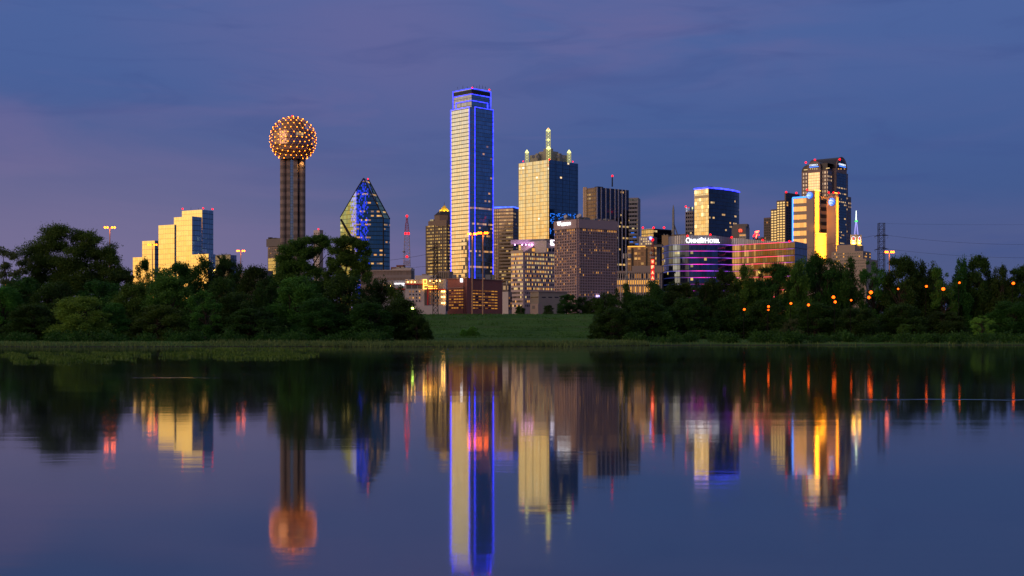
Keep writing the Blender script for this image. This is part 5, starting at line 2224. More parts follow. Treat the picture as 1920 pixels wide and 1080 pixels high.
# ------------------------------------------------------------------ curved hotel with magenta floor lights
def curved_hotel():
    k = lambda x: (x - CX) / F
    pts = [(1242, 832), (1245, 823), (1249, 816), (1254, 810.5), (1262, 806.5), (1275, 804), (1292, 802.6), (1312, 801.8), (1330, 802), (1346, 803), (1360, 805.5), (1373, 809),
           (1388, 806), (1405, 801.5), (1422, 797), (1440, 792), (1458, 787), (1475, 782.5), (1490, 778)]
    pts = [Vector((k(x) * d, d)) for x, d in pts]
    end = Vector((k(1513.5) * 800, 800))
    r = thing('curved_hotel', 'curved glass hotel ringed by pink and purple light lines', 'hotel', (k(1380) * 800, 815, GZ))
    gl = facade('hotel_dusk_glass', 1.7, 4.15, .08, .10, glass=(.09, .13, .21), frame=(.03, .035, .05), lit=.07, litcol=(1, .62, .10), litstr=.85, tilt=.012, gvar=.5, block=2)  # hotel glass with dusk shade put into its colour
    gw = facade('hotel_sunset_glass', 1.7, 4.15, .16, .10, glass=(.17, .13, .075), frame=(.085, .065, .05), lit=.03, litcol=(1, .62, .08), litstr=1.3, tilt=.03, gvar=.4, frame_metal=.5, frame_rough=.35)  # same hotel glass, sunset tone put into the colour of the wing
    z1 = zat(457.5, 803)
    back = [Vector((p.x + (6 if i < 12 else 10), p.y + 22)) for i, p in enumerate(pts)]
    foot = pts + [end, end + Vector((-6, 26))] + [Vector((k(1373) * 840, 842)), Vector((k(1300) * 834, 836)), Vector((k(1250) * 858, 860))]
    n = len(foot)
    m = MB()
    u = 0
    for i in range(n):
        a, b = foot[i], foot[(i + 1) % n]
        mt = 1 if (11 <= i < 18) else 0
        m.wall(a, b, GZ, z1, mt, u)
        u += (b - a).length
    m.poly([(p.x, p.y, z1) for p in foot], None, 2)
    m.obj('glass_wall', [gl, gw, ROOF], r)
    # ribbed roof band
    rb = facade('ribbed_band', 1.5, 40, .35, .0, glass=(.30, .30, .36), frame=(.16, .16, .19), metal=.5, rough=.4, lit=0, tilt=0)
    zb = {}
    m = MB()
    u = 0
    ctop = [446.5, 445.3, 444.2, 443, 442, 441.2, 440.8, 440.6, 440.8, 442, 443.6, 445.6, 447.2, 448.8, 450.2, 451.3, 452.2, 453, 453.6]
    inset = []
    for i, p in enumerate(pts):
        q = pts[min(i + 1, len(pts) - 1)] - pts[max(i - 1, 0)]
        nn = Vector((q.y, -q.x)).normalized()
        inset.append(p - nn * (1.2 if i > 11 else 1.6) + (Vector((5.5, 3)) if i < 2 else Vector((0, 0))))
    tops = [zat(ctop[i], pts[i].y) for i in range(len(pts))]
    for i in range(len(pts) - 1):
        a, b = inset[i], inset[i + 1]
        L = (b - a).length
        m.poly([(a.x, a.y, z1), (b.x, b.y, z1), (b.x, b.y, tops[i + 1]), (a.x, a.y, tops[i])], [(u, 0.1), (u + L, 0.1), (u + L, 30), (u, 30)], 0)
        m.poly([(a.x, a.y, tops[i]), (b.x, b.y, tops[i + 1]), (b.x + 4, b.y + 12, tops[i + 1]), (a.x + 4, a.y + 12, tops[i])], None, 1)
        u += L
    m.obj('roof_band', [rb, ROOF], r)
    m = MB()
    a, b = inset[0], inset[0] + Vector((5, 14))
    m.wall(b, a, z1, tops[0])
    m.obj('roof_band', [rb], r)
    # floor lights
    lm, t, bs = newmat('floor_light')
    g = t.n('ShaderNodeUVMap')
    sp = t.n('ShaderNodeSeparateXYZ', {0: g.outputs[0]})
    nz = t.n('ShaderNodeTexNoise', {'Vector': g.outputs[0], 'Scale': .9, 'Detail': 3.0})
    x_ = t.m('ADD', sp.outputs[0], t.m('MULTIPLY_ADD', nz.outputs[0], .24, -.12))
    col = t.ramp(x_, [(0.0, (.02, .03, .14)), (.10, (.05, .04, .30)), (.20, (.70, .03, .75)), (.30, (1, .03, .42)), (.36, (.50, .05, .85)), (.44, (.04, .03, .25)), (.52, (.40, .08, .95)), (.60, (.75, .06, .55)), (.72, (1, .04, .13)), (.90, (1, .05, .10)), (.96, (.35, .05, .55)), (1, (.05, .04, .25))])
    t.link(col, bs.inputs['Emission Color'])
    nz2 = t.n('ShaderNodeTexNoise', {'Vector': g.outputs[0], 'Scale': 1.7, 'Detail': 4.0, 'Roughness': .7})
    t.link(t.m('MULTIPLY_ADD', t.smooth(nz2.outputs[0], .36, .64), 2.0, .35), bs.inputs['Emission Strength'])
    bs.inputs['Base Color'].default_value = (.05, .05, .06, 1)
    lm.cycles.emission_sampling = 'NONE'
    N = len(pts)
    arc = [0]
    for a, b in zip(pts[:-1], pts[1:]):
        arc.append(arc[-1] + (b - a).length)
    nm = []
    for i in range(N):
        q = pts[min(i + 1, N - 1)] - pts[max(i - 1, 0)]
        nm.append(Vector((q.y, -q.x)).normalized())
    for fl_ in range(12):
        z = z1 - .35 - fl_ * 4.15
        m = MB()
        for i in range(N - 1):
            a, b = pts[i] + nm[i] * .35, pts[i + 1] + nm[i + 1] * .35
            u0, u1 = (k_ for k_ in (((pts[i].x - pts[0].x) / (pts[-1].x - pts[0].x)), ((pts[i + 1].x - pts[0].x) / (pts[-1].x - pts[0].x))))
            v = fl_ * 3.0
            m.poly([(a.x, a.y, z - .17), (b.x, b.y, z - .17), (b.x, b.y, z + .17), (a.x, a.y, z + .17)], [(u0, v), (u1, v), (u1, v), (u0, v)])
            m.poly([(a.x, a.y, z + .17), (b.x, b.y, z + .17), (pts[i + 1].x, pts[i + 1].y, z + .17), (pts[i].x, pts[i].y, z + .17)], [(u0, v)] * 4)
        m.obj('floor_light', lm, r, weld=False)
    # sign on the band
    f = Face((k(1280) * 800.2, 800.2), (k(1360) * 800.8, 800.8))
    text('O', 1, WHITE_LED, r, f, 1290.3, 450.6, 9.6, 8.4, out=0, bold=.005, ext=.3)
    text('MNI', 1, WHITE_LED, r, f, 1303.5, 451.6, 7.2, 16, out=0, bold=.01, ext=.3)
    text('H', 1, WHITE_LED, r, f, 1325.4, 450.8, 9.2, 7.4, out=0, bold=.01, ext=.3)
    text('OTEL', 1, WHITE_LED, r, f, 1339.8, 451.8, 7.2, 19, out=0, bold=.01, ext=.3)
    u0, z0 = f.hit(1315.3, 450.6)
    for i in range(5):
        g_ = MB()
        t0 = math.pi / 2 + 2 * math.pi * i / 5
        rr = 1.05
        cc = (u0 + rr * math.cos(t0), z0 + rr * math.sin(t0))
        pl = [f.at(cc[0] + .74 * math.cos(2 * math.pi * j / 14), cc[1] + .74 * math.sin(2 * math.pi * j / 14), .15 + i * .01) for j in range(14)]
        g_.poly(pl)
        g_.obj('sign_petal', WHITE_LED, r)
    for x, y, d in ((1270, 445.2, 809), (1289, 442.2, 804), (1332, 440.0, 802), (1372, 444.8, 810), (1430, 450, 795), (1480, 452.5, 780)):
        redlight(r, x, y, d, .75)


curved_hotel()


# ------------------------------------------------------------------ clock tower building with lit spire
def clock_building():
    D = 1000
    ft = corner(1559, 1618, 1633, D, 34)
    r = building('clock_building', 'stepped pale building with red numbered clocks under a lit spire', ft)
    st = plain('limestone', (.36, .28, .24), .8, var=.06)
    m = MB()
    m.prism(ft, GZ, zat(470.5, D), 0, 1)
    m.obj('wall', [st, ROOF], r)
    fl, fr = faces(ft)
    ftw = corner(1548, 1624, 1645, D - 8, 34)
    m = MB()
    m.prism(ftw, GZ, zat(485, D - 8), 0, 1)
    m.obj('wall', [st, ROOF], r)
    f2l, f2r = faces(ftw)
    ft2 = corner(1569, 1603, 1619, D + 6, 36)
    m = MB()
    m.prism(ft2, zat(470.6, D), zat(458.5, D + 6), 0, 1)
    m.obj('upper_storey', [st, ROOF], r)
    ft3 = corner(1594.5, 1605.5, 1615.5, D + 10, 45)
    m = MB()
    m.prism(ft3, zat(458.7, D + 6), zat(439.5, D + 10), 0, 1)
    m.obj('clock_tower', [plain('clock_stone', (.50, .42, .36), .8), ROOF], r)
    c3l, c3r = faces(ft3)
    rd = emit('clock_red', (1, .05, .03), 3.0, False)
    wd = emit('clock_dot', (.75, .80, 1), 3.0, False)
    fr_ = random.Random(3)
    for f, x in ((c3l, 1600.4), (c3r, 1611.0)):
        u, z = f.hit(x, 447.3)
        face_ = MB()
        N = 20
        face_.poly([f.at(u + 1.75 * math.cos(2 * math.pi * i / N), z + 1.75 * math.sin(2 * math.pi * i / N), .12) for i in range(N)])
        fo = face_.obj('clock_face', plain('clock_dark', (.04, .035, .05), .6), r)
        g = MB()
        for i in range(12):
            a = 2 * math.pi * i / 12
            f.box(g, u + 1.55 * math.cos(a) - .16, u + 1.55 * math.cos(a) + .16, z + 1.55 * math.sin(a) - .16, z + 1.55 * math.sin(a) + .16, .3)
        g.obj('clock_mark', wd, fo, weld=False)
        g = MB()
        for t, ln in ((R(70), 1.1), (R(200), .8)):
            p0, p1 = f.at(u, z, .4), f.at(u + ln * math.cos(t), z + ln * math.sin(t), .4)
            g.tube(p0, p1, .30, n=5)
        g.tube(f.at(u, z, .35), f.at(u, z, .55), .55, n=10)
        g.obj('clock_hand', rd, fo, weld=False)
        ld = bpy.data.lights.new('flood_light', 'AREA')
        ld.shape = 'RECTANGLE'
        ld.size, ld.size_y = 3.0, .5
        ld.energy = 1500
        ld.color = (1, .55, .05)
        ld.spread = R(110)
        lo = bpy.data.objects.new('flood_light', ld)
        COL.objects.link(lo)
        lo.parent = r
        q = f.hit(x, 458.0)
        lo.location = f.at(q[0], q[1], 1.0) - root_off(r)
        d = Vector((-f.n.x * .55, -f.n.y * .55, 1))
        lo.rotation_euler = d.to_track_quat('-Z', 'Y').to_euler()
        g = MB()
        f.box(g, f.L * .12, f.L * .88, zat(458.6, D + 6), zat(458.0, D + 6), .9)
        g.obj('lamp_rail', emit('amber_rail', (1, .55, .06), 4.0, False), r)
    # spire
    c = P(1605.4, HY, D + 15)
    leg = emit('spire_leg_led', (.45, .40, 1.0), 1.3, False)
    z0, zm, zt = zat(439.5, D + 10), zat(414.5, D + 15), zat(395, D + 15)
    for a, b in ((-1, -1), (1, -1), (1, 1), (-1, 1)):
        g = MB()
        g.tube((c.x + a * 1.25, c.y + b * 1.25, z0), (c.x + a * .3, c.y + b * .3, zm), .16, n=5)
        g.obj('spire_leg', leg, r)
    g = MB()
    g.tube((c.x, c.y, zm), (c.x, c.y, zt), .40, .22, 8)
    g.obj('spire_rod', emit('spire_rod', (.85, 1, .85), 3.0, False), r)
    g = MB()
    g.lathe(c.x, c.y, [(0, zm - .6), (.9, zm - .6), (1.0, zm + .2), (.5, zm + .7), (0, zm + .7)], 14)
    g.obj('spire_ring', emit('green_led', (.03, 1, .05), 3.0, False), r)
    rg = random.Random(8)
    zs = [(zat(y + 2.3, D), zat(y, D)) for y in (473.5, 479.2)]
    fl.windows(r, bands(17, fl.L * .03, fl.L * .97, .58), zs, WIN, lambda i, j: 0 if rg.random() < .85 else 1, [40])
    fr.windows(r, bands(6, fr.L * .05, fr.L * .95, .58), zs, WIN, lambda i, j: 0 if rg.random() < .7 else 1, [20])
    zs = [(zat(y + 2.3, D), zat(y, D)) for y in (487.5, 493, 498.5)]
    f2l.windows(r, bands(20, f2l.L * .03, f2l.L * .97, .58), zs, WIN, lambda i, j: 0 if rg.random() < .8 else 1, [40])


clock_building()


# ------------------------------------------------------------------ pylons and cables
def pylon(px, D, w0, w1, ytop, arms, label):
    b = P(px, HY, D)
    r = thing('power_pylon', label, 'pylon', (b.x, b.y, GZ), 'lattice power pylons')
    m = MB()
    zt = zat(ytop, D)
    lattice(m, b, w0, w1, GZ, zt, 16, .085)
    m.obj('lattice_tower', STEEL, r, weld=False)
    for y, hw in arms:
        m = MB()
        z = zat(y, D)
        for dy in (-.5, .5):
            m.tube((b.x - hw, b.y + dy * .2, z - .35), (b.x, b.y + dy * w1, z + .1), .09, n=4)
            m.tube((b.x + hw, b.y + dy * .2, z + .0), (b.x, b.y + dy * w1, z + .1), .09, n=4)
            m.tube((b.x - hw, b.y + dy * .2, z - .35), (b.x, b.y, z + .7), .06, n=4)
            m.tube((b.x + hw, b.y + dy * .2, z + .0), (b.x, b.y, z + .7), .06, n=4)
        m.obj('cross_arm', STEEL, r, weld=False)
        for s_ in (-1, 1):
            m = MB()
            m.tube((b.x + s_ * hw, b.y, z - .35), (b.x + s_ * hw * .8, b.y, z - 1.2), .05, n=4)
            m.obj('insulator', GALV, r)
    return b


def cable(name_label, pts, sag, rad=.035):
    m = MB()
    mid = []
    for a, c in zip(pts[:-1], pts[1:]):
        N = 16
        prev = None
        for i in range(N + 1):
            t = i / N
            p = a.lerp(c, t) - Vector((0, 0, sag * 4 * t * (1 - t)))
            if prev is not None:
                m.tube(prev, p, rad, n=4, caps=False)
            prev = p
    o = m.obj('power_cable', STEEL)
    tag(o, name_label, 'cable', 'power cables')
    return o


DP = 480
pylon(1652.5, DP, 2.3, 2.1, 418.5, ((441.5, 2.6), (467, 2.6)), 'dark lattice pylon standing right of the clock building')
pylon(816.5, DP - 30, 1.9, 1.2, 456, ((467, 2.4), (493, 2.4), (520, 2.2)), 'lattice pylon standing before the pyramid topped tower')
cable('faint top cable running from the right hand pylon out of frame', [P(1653, 419, DP), P(2100, 418, DP + 30)],   .6, .022)
cable('upper cable sagging from the right hand pylon out of frame', [P(1666, 441.5, DP), P(2080, 452, DP - 10)], 2.2, .032)
cable('lower cable sagging from the right hand pylon out of frame', [P(1666, 467, DP), P(2080, 478, DP - 10)], 2.0, .032)
cable('cable crossing the front of the floodlit tower to the pylon', [P(1640, 441.5, DP), P(1240, 500, DP + 120)], 1.4, .04)
cable('cable passing from the pyramid tower pylon to the radio mast', [P(805, 476, DP - 30), P(600, 490, DP + 40)], 1.5, .045)
cable('cable passing low behind the radio mast and pylon', [P(805, 499, DP - 30), P(400, 505, DP + 40)], 1.5, .04)
cable('lowest cable over the tree tops below the gold hotel', [P(300, 497, DP), P(640, 500, DP + 20)], 1.0, .03)


# ------------------------------------------------------------------ lamp posts
def high_mast(px, py, D, half, label):
    b = P(px, HY, D)
    zt = zat(py, D)
    r = thing('high_mast_lamp', label, 'street lamp', (b.x, b.y, GZ), 'tall orange mast lamps')
    m = MB()
    m.tube((b.x, b.y, GZ), (b.x, b.y, zt - .3), .30, .20, 8)
    m.obj('pole', plain('lamp_pole', (.36, .20, .12), .6), r)
    hw = half / F * D
    m = MB()
    m.tube((b.x - hw, b.y, zt), (b.x + hw, b.y, zt), .12, n=5)
    m.obj('cross_bar', STEEL, r)
    for t in (-.95, -.45, .45, .95):
        m = MB()
        lx = b.x + hw * t
        m.lathe(lx, b.y - .1, [(0, zt - .55), (.32, zt - .42), (.42, zt - .1), (.26, zt + .25), (0, zt + .3)], 10)
        m.obj('lamp', SODIUM, r)
    spot(r, (b.x, b.y - .9, zt + .2), (b.x, b.y - .3, zt - 8), 2600, (1, .36, .06), 60, 'lamp_light')


high_mast(206, 426, 520, 9.5, 'tall orange mast lamp standing alone above the big oak')
high_mast(286, 458.5, 640, 8, 'tall orange mast lamp in front of the gold stepped hotel')
high_mast(451.5, 470, 700, 7, 'tall orange mast lamp between gold hotel and ball tower')
high_mast(885.5, 438, 500, 8, 'shorter of two mast lamps before the blue outlined skyscraper')
high_mast(905.5, 436.3, 480, 8.5, 'taller of two mast lamps before the blue outlined skyscraper')
high_mast(1667.5, 472, 520, 8, 'orange mast lamp right beside the dark lattice pylon')


def street_lamp(px, py, D, rad, label, mat=None, GZ=.6):
    b = P(px, HY, D)
    zt = zat(py, D)
    r = thing('street_lamp', label, 'street lamp', (b.x, b.y, GZ), 'street lamps glowing through the trees')
    m = MB()
    m.tube((b.x, b.y + .6, GZ), (b.x, b.y + .6, zt + .3), .09, .06, 6)
    m.tube((b.x, b.y + .6, zt + .3), (b.x, b.y, zt + .25), .05, n=5)
    m.obj('pole', plain('lamp_pole_dark', (.012, .012, .012), .9, spec=.05), r)
    m = MB()
    m.lathe(b.x, b.y, [(0, zt - rad), (rad * .8, zt - rad * .6), (rad, zt), (rad * .6, zt + rad * .7), (0, zt + rad * .8)], 12)
    m.obj('lamp', mat or emit('street_sodium', (1, .10, .003), 4.5, False), r)
# ------------------------------------------------------------------ small lamps beyond the trees
for x, y, D, rad, lb in (
        (1633, 548, 430, .62, 'brightest orange street lamp showing through trees below the clock building'),
        (1629.5, 557.5, 440, .58, 'orange street lamp just under the brightest one below the clock building'),
        (1562.7, 557, 440, .55, 'orange street lamp showing through trees below the floodlit tower recess'),
        (1566, 566, 430, .42, 'dimmer orange street lamp low under the floodlit tower'),
        (1596, 562.8, 440, .30, 'tiny orange street lamp left of the two brightest tree lamps'),
        (1516, 571.6, 440, .40, 'small orange street lamp below the dark end of the curved hotel'),
        (1483, 568.7, 440, .36, 'small orange street lamp below the gold wing of the curved hotel'),
        (1441, 574.6, 440, .36, 'upper of two close orange street lamps under the stepped granite tower'),
        (1440.5, 581, 430, .30, 'lower of two close orange street lamps under the stepped granite tower'),
        (1395.6, 580, 430, .36, 'lone orange street lamp low under the small letter sign block'),
        (1737, 536.8, 440, .42, 'orange street lamp in the tree tops right of the lattice pylon'),
        (1768.6, 541.6, 430, .58, 'broad orange street lamp behind trunks right of the lattice pylon'),
        (1799, 530, 440, .34, 'small orange street lamp beside the tallest right hand tree'),
        (1900, 531, 440, .50, 'orange street lamp nearest the right edge among tree crowns'),
        (1684, 541.6, 440, .32, 'dim orange street lamp under the mast lamp beside the pylon'),
        (10, 532, 440, .45, 'orange street lamp nearest the left edge behind thin branches')):
    D = (297 if int(x) % 3 else 301) if y < 560 else (262 if int(x) % 2 else 268)
    street_lamp(x, y, D, rad * .72, lb)
street_lamp(773.5, 578, 250, .26, 'greenish yellow street lamp at the tip of the left tree bank', emit('street_green', (.62, 1, .12), 8, False))


# ------------------------------------------------------------------ foliage
def leaf_mat(name, c0, c1):
    m, t, bs = newmat(name)
    g = t.n('ShaderNodeTexCoord')
    n1 = t.n('ShaderNodeTexNoise', {'Vector': g.outputs['Object'], 'Scale': .35, 'Detail': 3.0})
    n2 = t.n('ShaderNodeTexNoise', {'Vector': g.outputs['Object'], 'Scale': 2.2, 'Detail': 2.0})
    oi = t.n('ShaderNodeObjectInfo')
    f = t.m('ADD', t.m('MULTIPLY', t.smooth(n1.outputs[0], .3, .7), .6), t.m('MULTIPLY', n2.outputs[0], .4))
    col = t.mix(f, (*c0, 1), (*c1, 1))
    hs = t.n('ShaderNodeHueSaturation', {'Color': col})
    t.link(t.m('MULTIPLY_ADD', oi.outputs['Random'], .05, .475), hs.inputs['Hue'])
    t.link(t.m('MULTIPLY_ADD', oi.outputs['Random'], .5, .75), hs.inputs['Value'])
    t.link(hs.outputs[0], bs.inputs['Base Color'])
    bs.inputs['Roughness'].default_value = .6
    bs.inputs['Specular IOR Level'].default_value = .25
    tr = t.n('ShaderNodeBsdfTranslucent', {'Color': hs.outputs[0]})
    mx = t.n('ShaderNodeMixShader', {0: .35, 1: bs.outputs[0], 2: tr.outputs[0]})
    t.link(mx.outputs[0], m.node_tree.nodes['Material Output'].inputs[0])
    return m


LEAF = {'dark': leaf_mat('leaf_dark', (.019, .055, .009), (.046, .118, .017)),
        'mid': leaf_mat('leaf_mid', (.040, .105, .016), (.090, .210, .028)),
        'light': leaf_mat('leaf_light', (.105, .230, .030), (.200, .380, .050)),
        'olive': leaf_mat('leaf_olive', (.060, .095, .034), (.120, .160, .055))}
BARK = plain('bark', (.035, .027, .022), .95, scale=2.0)


def leaves_mesh(name, clumps, n, size, seed, mat, upward=0.0, fill=.55, fringe=.12):
    """many small leaf sprays spread through the clumps (centre, radii)"""
    g = np.random.default_rng(seed)
    C_ = np.array([c for c, r_ in clumps])
    Rr = np.array([r_ for c, r_ in clumps])
    wt = (Rr[:, 0] * Rr[:, 2])
    wt = wt / wt.sum()
    k = g.choice(len(clumps), n, p=wt)
    d = g.normal(size=(n, 3))
    d /= np.linalg.norm(d, axis=1, keepdims=True)
    rad = fill + (1 - fill) * g.random(n) ** .6
    ex = g.random(n) < fringe
    rad[ex] *= g.uniform(1.0, 1.7, ex.sum())
    c = C_[k] + d * Rr[k] * rad[:, None]
    c[:, 2] = np.maximum(c[:, 2], .15)
    # leaf spray: a rhombus pointing outwards and a bit up
    ax = d + g.normal(size=(n, 3)) * .7
    ax[:, 2] += upward
    ax /= np.linalg.norm(ax, axis=1, keepdims=True)
    o = g.normal(size=(n, 3))
    sd = np.cross(ax, o)
    sd /= np.linalg.norm(sd, axis=1, keepdims=True)
    L = size * g.uniform(.6, 1.5, n)[:, None]
    W = L * g.uniform(.30, .55, n)[:, None]
    nm = np.cross(ax, sd)
    v = np.empty((n, 4, 3))
    v[:, 0] = c - ax * L * .5
    v[:, 1] = c + sd * W * .5 + nm * L * .08
    v[:, 2] = c + ax * L * .5
    v[:, 3] = c - sd * W * .5 + nm * L * .08
    me = bpy.data.meshes.new(name)
    me.vertices.add(n * 4)
    me.vertices.foreach_set('co', v.reshape(-1))
    me.loops.add(n * 4)
    me.loops.foreach_set('vertex_index', np.arange(n * 4))
    me.polygons.add(n)
    me.polygons.foreach_set('loop_start', np.arange(0, n * 4, 4))
    me.polygons.foreach_set('loop_total', np.full(n, 4))
    me.materials.append(mat)
    me.update(calc_edges=True)
    return me


def limb_mesh(name, segs):
    """tapered limbs: list of (points, r0, r1)"""
    m = MB()
    for pts, r0, r1 in segs:
        n = len(pts) - 1
        for i in range(n):
            a, b = r0 + (r1 - r0) * i / n, r0 + (r1 - r0) * (i + 1) / n
            m.tube(pts[i], pts[i + 1], a, b, 6, caps=False)
    return m.mesh(name, [BARK])


def limb(a, b, rng, bend=.12, n=4):
    a, b = Vector(a), Vector(b)
    L = (b - a).length
    out = []
    for i in range(n + 1):
        t = i / n
        p = a.lerp(b, t)
        if 0 < i < n:
            p += Vector((rng.uniform(-1, 1), rng.uniform(-1, 1), rng.uniform(-.3, .6))) * L * bend * math.sin(math.pi * t)
        out.append(p)
    return out


PROTO = {}


def proto(kind, seed):
    """crown and trunk meshes about 15 m tall and 5 m in radius"""
    key = (kind, seed)
    if key in PROTO:
        return PROTO[key]
    rng = random.Random(seed * 31 + hash(kind) % 7 if False else seed * 31 + len(kind))
    cl = []
    def ring(n, zf, rf, sz, szz):
        for i in range(n):
            a = rng.uniform(0, 2 * math.pi)
            h = rng.uniform(0, 1)
            rr = rf(h) * rng.uniform(.25, 1.0) ** .6
            q = rng.uniform(*sz)
            cl.append(((rr * math.cos(a), rr * math.sin(a), zf(h)), (q, q, q * rng.uniform(*szz))))
    if kind == 'oak':            # broad crown on limbs
        ring(70, lambda h: 3.6 + 10.4 * h, lambda h: 4.7 * math.sin(math.pi * (.16 + .76 * h)) ** .6, (.6, 1.35), (.6, 1.0))
        base = 2.4
    elif kind == 'poplar':       # upright crown with several plumes
        lobes = [(rng.uniform(-2.8, 2.8), rng.uniform(-2.8, 2.8), rng.uniform(11.2, 14.2)) for _ in range(5)]
        lobes[0] = (rng.uniform(-1, 1), rng.uniform(-1, 1), 14.2)
        for (lx, ly, lz) in lobes:
            for i in range(15):
                h = rng.uniform(0, 1)
                rr = 2.8 * (1 - h ** 2.4) * rng.uniform(.2, 1)
                a = rng.uniform(0, 6.28)
                q = rng.uniform(.5, 1.1)
                cl.append(((lx * (.7 + .3 * h) + rr * math.cos(a), ly * (.7 + .3 * h) + rr * math.sin(a), 1.6 + (lz - 1.6) * h), (q, q, q * rng.uniform(.9, 1.6))))
        ring(26, lambda h: 1.2 + 6 * h, lambda h: 4.6, (.7, 1.3), (.8, 1.2))
        base = 1.2
    elif kind == 'willow':       # bushy, foliage down to the ground
        ring(105, lambda h: .6 + 13.2 * h ** 1.15, lambda h: 5.0 * math.sqrt(max(0.04, 1 - (h * .98) ** 2.4)), (.55, 1.35), (.7, 1.3))
        base = .6
    else:                        # airy young tree, sky between the sprays
        ring(44, lambda h: 1.8 + 12.6 * h, lambda h: 4.6 * math.sin(math.pi * (.14 + .76 * h)), (.4, 1.0), (.7, 1.4))
        base = 1.2
    n = {'oak': 21000, 'poplar': 21000, 'willow': 26000, 'airy': 10000}[kind]
    mats = {'oak': 'dark', 'poplar': 'mid', 'willow': 'mid', 'airy': 'light'}
    segs = [(limb((0, 0, -1.0), (rng.uniform(-.5, .5), rng.uniform(-.5, .5), 8.5), rng, .04, 5), .38, .14)]
    for (c, r_) in cl[::3]:
        z0 = max(base, min(c[2] - 1.0, 8.0) * rng.uniform(.5, .8))
        segs.append((limb((0, 0, z0), c, rng), .13, .04))
    tk = limb_mesh('trunk', segs)
    crowns = {}
    PROTO[key] = (cl, n, tk, crowns, seed, kind)
    return PROTO[key]


def crown_of(pr, shade):
    cl, n, tk, crowns, seed, kind = pr
    if shade not in crowns:
        crowns[shade] = leaves_mesh('crown', cl, n, .36 if kind != 'airy' else .34, seed, LEAF[shade], upward=.5 if kind in ('poplar', 'airy') else .15,
                                    fill=.25, fringe=.34 if kind in ('poplar', 'airy') else .28)
    return crowns[shade]


def tree(px, top, hw, D, kind, seed, shade, label, name='tree', cat='tree', group='trees along the river bank', base=.5, yaw=None):
    pr = proto(kind, seed)
    if base == .5 and shade != 'light' and kind != 'airy':
        top -= 9
    x = (px - CX) / F * D
    h = zat(top, D) - base
    r = thing(name, label, cat, (x, D, base), group)
    sx = (hw * 1.14 / F * D) / 5.3
    sz = h / 14.9
    rz = random.Random(px * 3 + top).uniform(0, 6.28) if yaw is None else yaw
    for nm, me in (('trunk', pr[2]), ('crown', crown_of(pr, shade))):
        o = bpy.data.objects.new(nm, me)
        COL.objects.link(o)
        o.parent = r
        o.scale = (sx, sx, sz)
        o.rotation_euler = (0, 0, rz)
    return r


def shaped_tree(px, D, base_px_x, clumps_px, n, shade, label, limbs_px, seed, leaf=.36, name='oak_tree', fill=.15):
    """a tree whose clumps are given as they stand in the photograph, with depth spread round the trunk"""
    rng = random.Random(seed)
    x0 = (base_px_x - CX) / F * D
    r = thing(name, label, 'tree', (x0, D, .5), 'trees along the river bank')
    s = D / F
    cl = []
    for (x, y, rx, ry) in clumps_px:
        for q in range(12):
            a, rr = rng.uniform(0, 6.28), rng.uniform(.1, .85)
            dy = rng.uniform(-1, 1) * rx * s * 1.1
            k = rng.uniform(.32, .72)
            cl.append((((x - base_px_x) * s + rr * math.cos(a) * rx * s, dy, zat(y + rr * math.sin(a) * ry, D) - .5), (rx * s * k, rx * s * k, ry * s * k * rng.uniform(.8, 1.2))))
    me = leaves_mesh('crown', cl, n, leaf, seed, LEAF[shade], upward=.2, fill=fill, fringe=.30)
    o = bpy.data.objects.new('crown', me)
    COL.objects.link(o)
    o.parent = r
    segs = []
    for (pl, r0, r1) in limbs_px:
        pts = [Vector(((a - base_px_x) * s, rng.uniform(-.6, .6) if i else 0, zat(b, D) - .5)) for i, (a, b) in enumerate(pl)]
        segs.append((pts, r0, r1))
    for (c, r_) in cl[::6]:
        j = rng.randrange(len(limbs_px))
        best = min((p for sg in segs[:len(limbs_px)] for p in sg[0]), key=lambda p: (p - Vector(c)).length)
        segs.append((limb(best, c, rng, .1, 3), .12, .03))
    t = bpy.data.objects.new('trunk', limb_mesh('trunk', segs))
    COL.objects.link(t)
    t.parent = r
    return r


# the big oak on the left bank
shaped_tree(130, 292, 130,
            [(70, 470, 26, 18), (58, 492, 20, 16), (92, 446, 26, 17), (120, 434, 24, 12), (150, 440, 24, 13), (172, 452, 22, 14), (110, 462, 30, 18), (145, 468, 30, 20),
             (180, 476, 20, 16), (88, 490, 26, 18), (125, 495, 32, 20), (165, 500, 28, 18), (70, 515, 24, 18), (108, 525, 30, 20), (150, 530, 30, 20), (208, 472, 18, 14), (214, 490, 20, 15),
             (200, 508, 24, 16), (226, 512, 16, 14), (185, 530, 24, 16)], 85000, 'mid', 'biggest oak on the river bank with broad rounded crown far left',
            [([(130, 640), (130, 580), (126, 540), (122, 500)], .55, .3), ([(126, 545), (95, 505), (80, 470)], .28, .1), ([(126, 540), (160, 500), (172, 460)], .28, .1), ([(128, 560), (190, 520), (210, 480)], .26, .1)], 5)
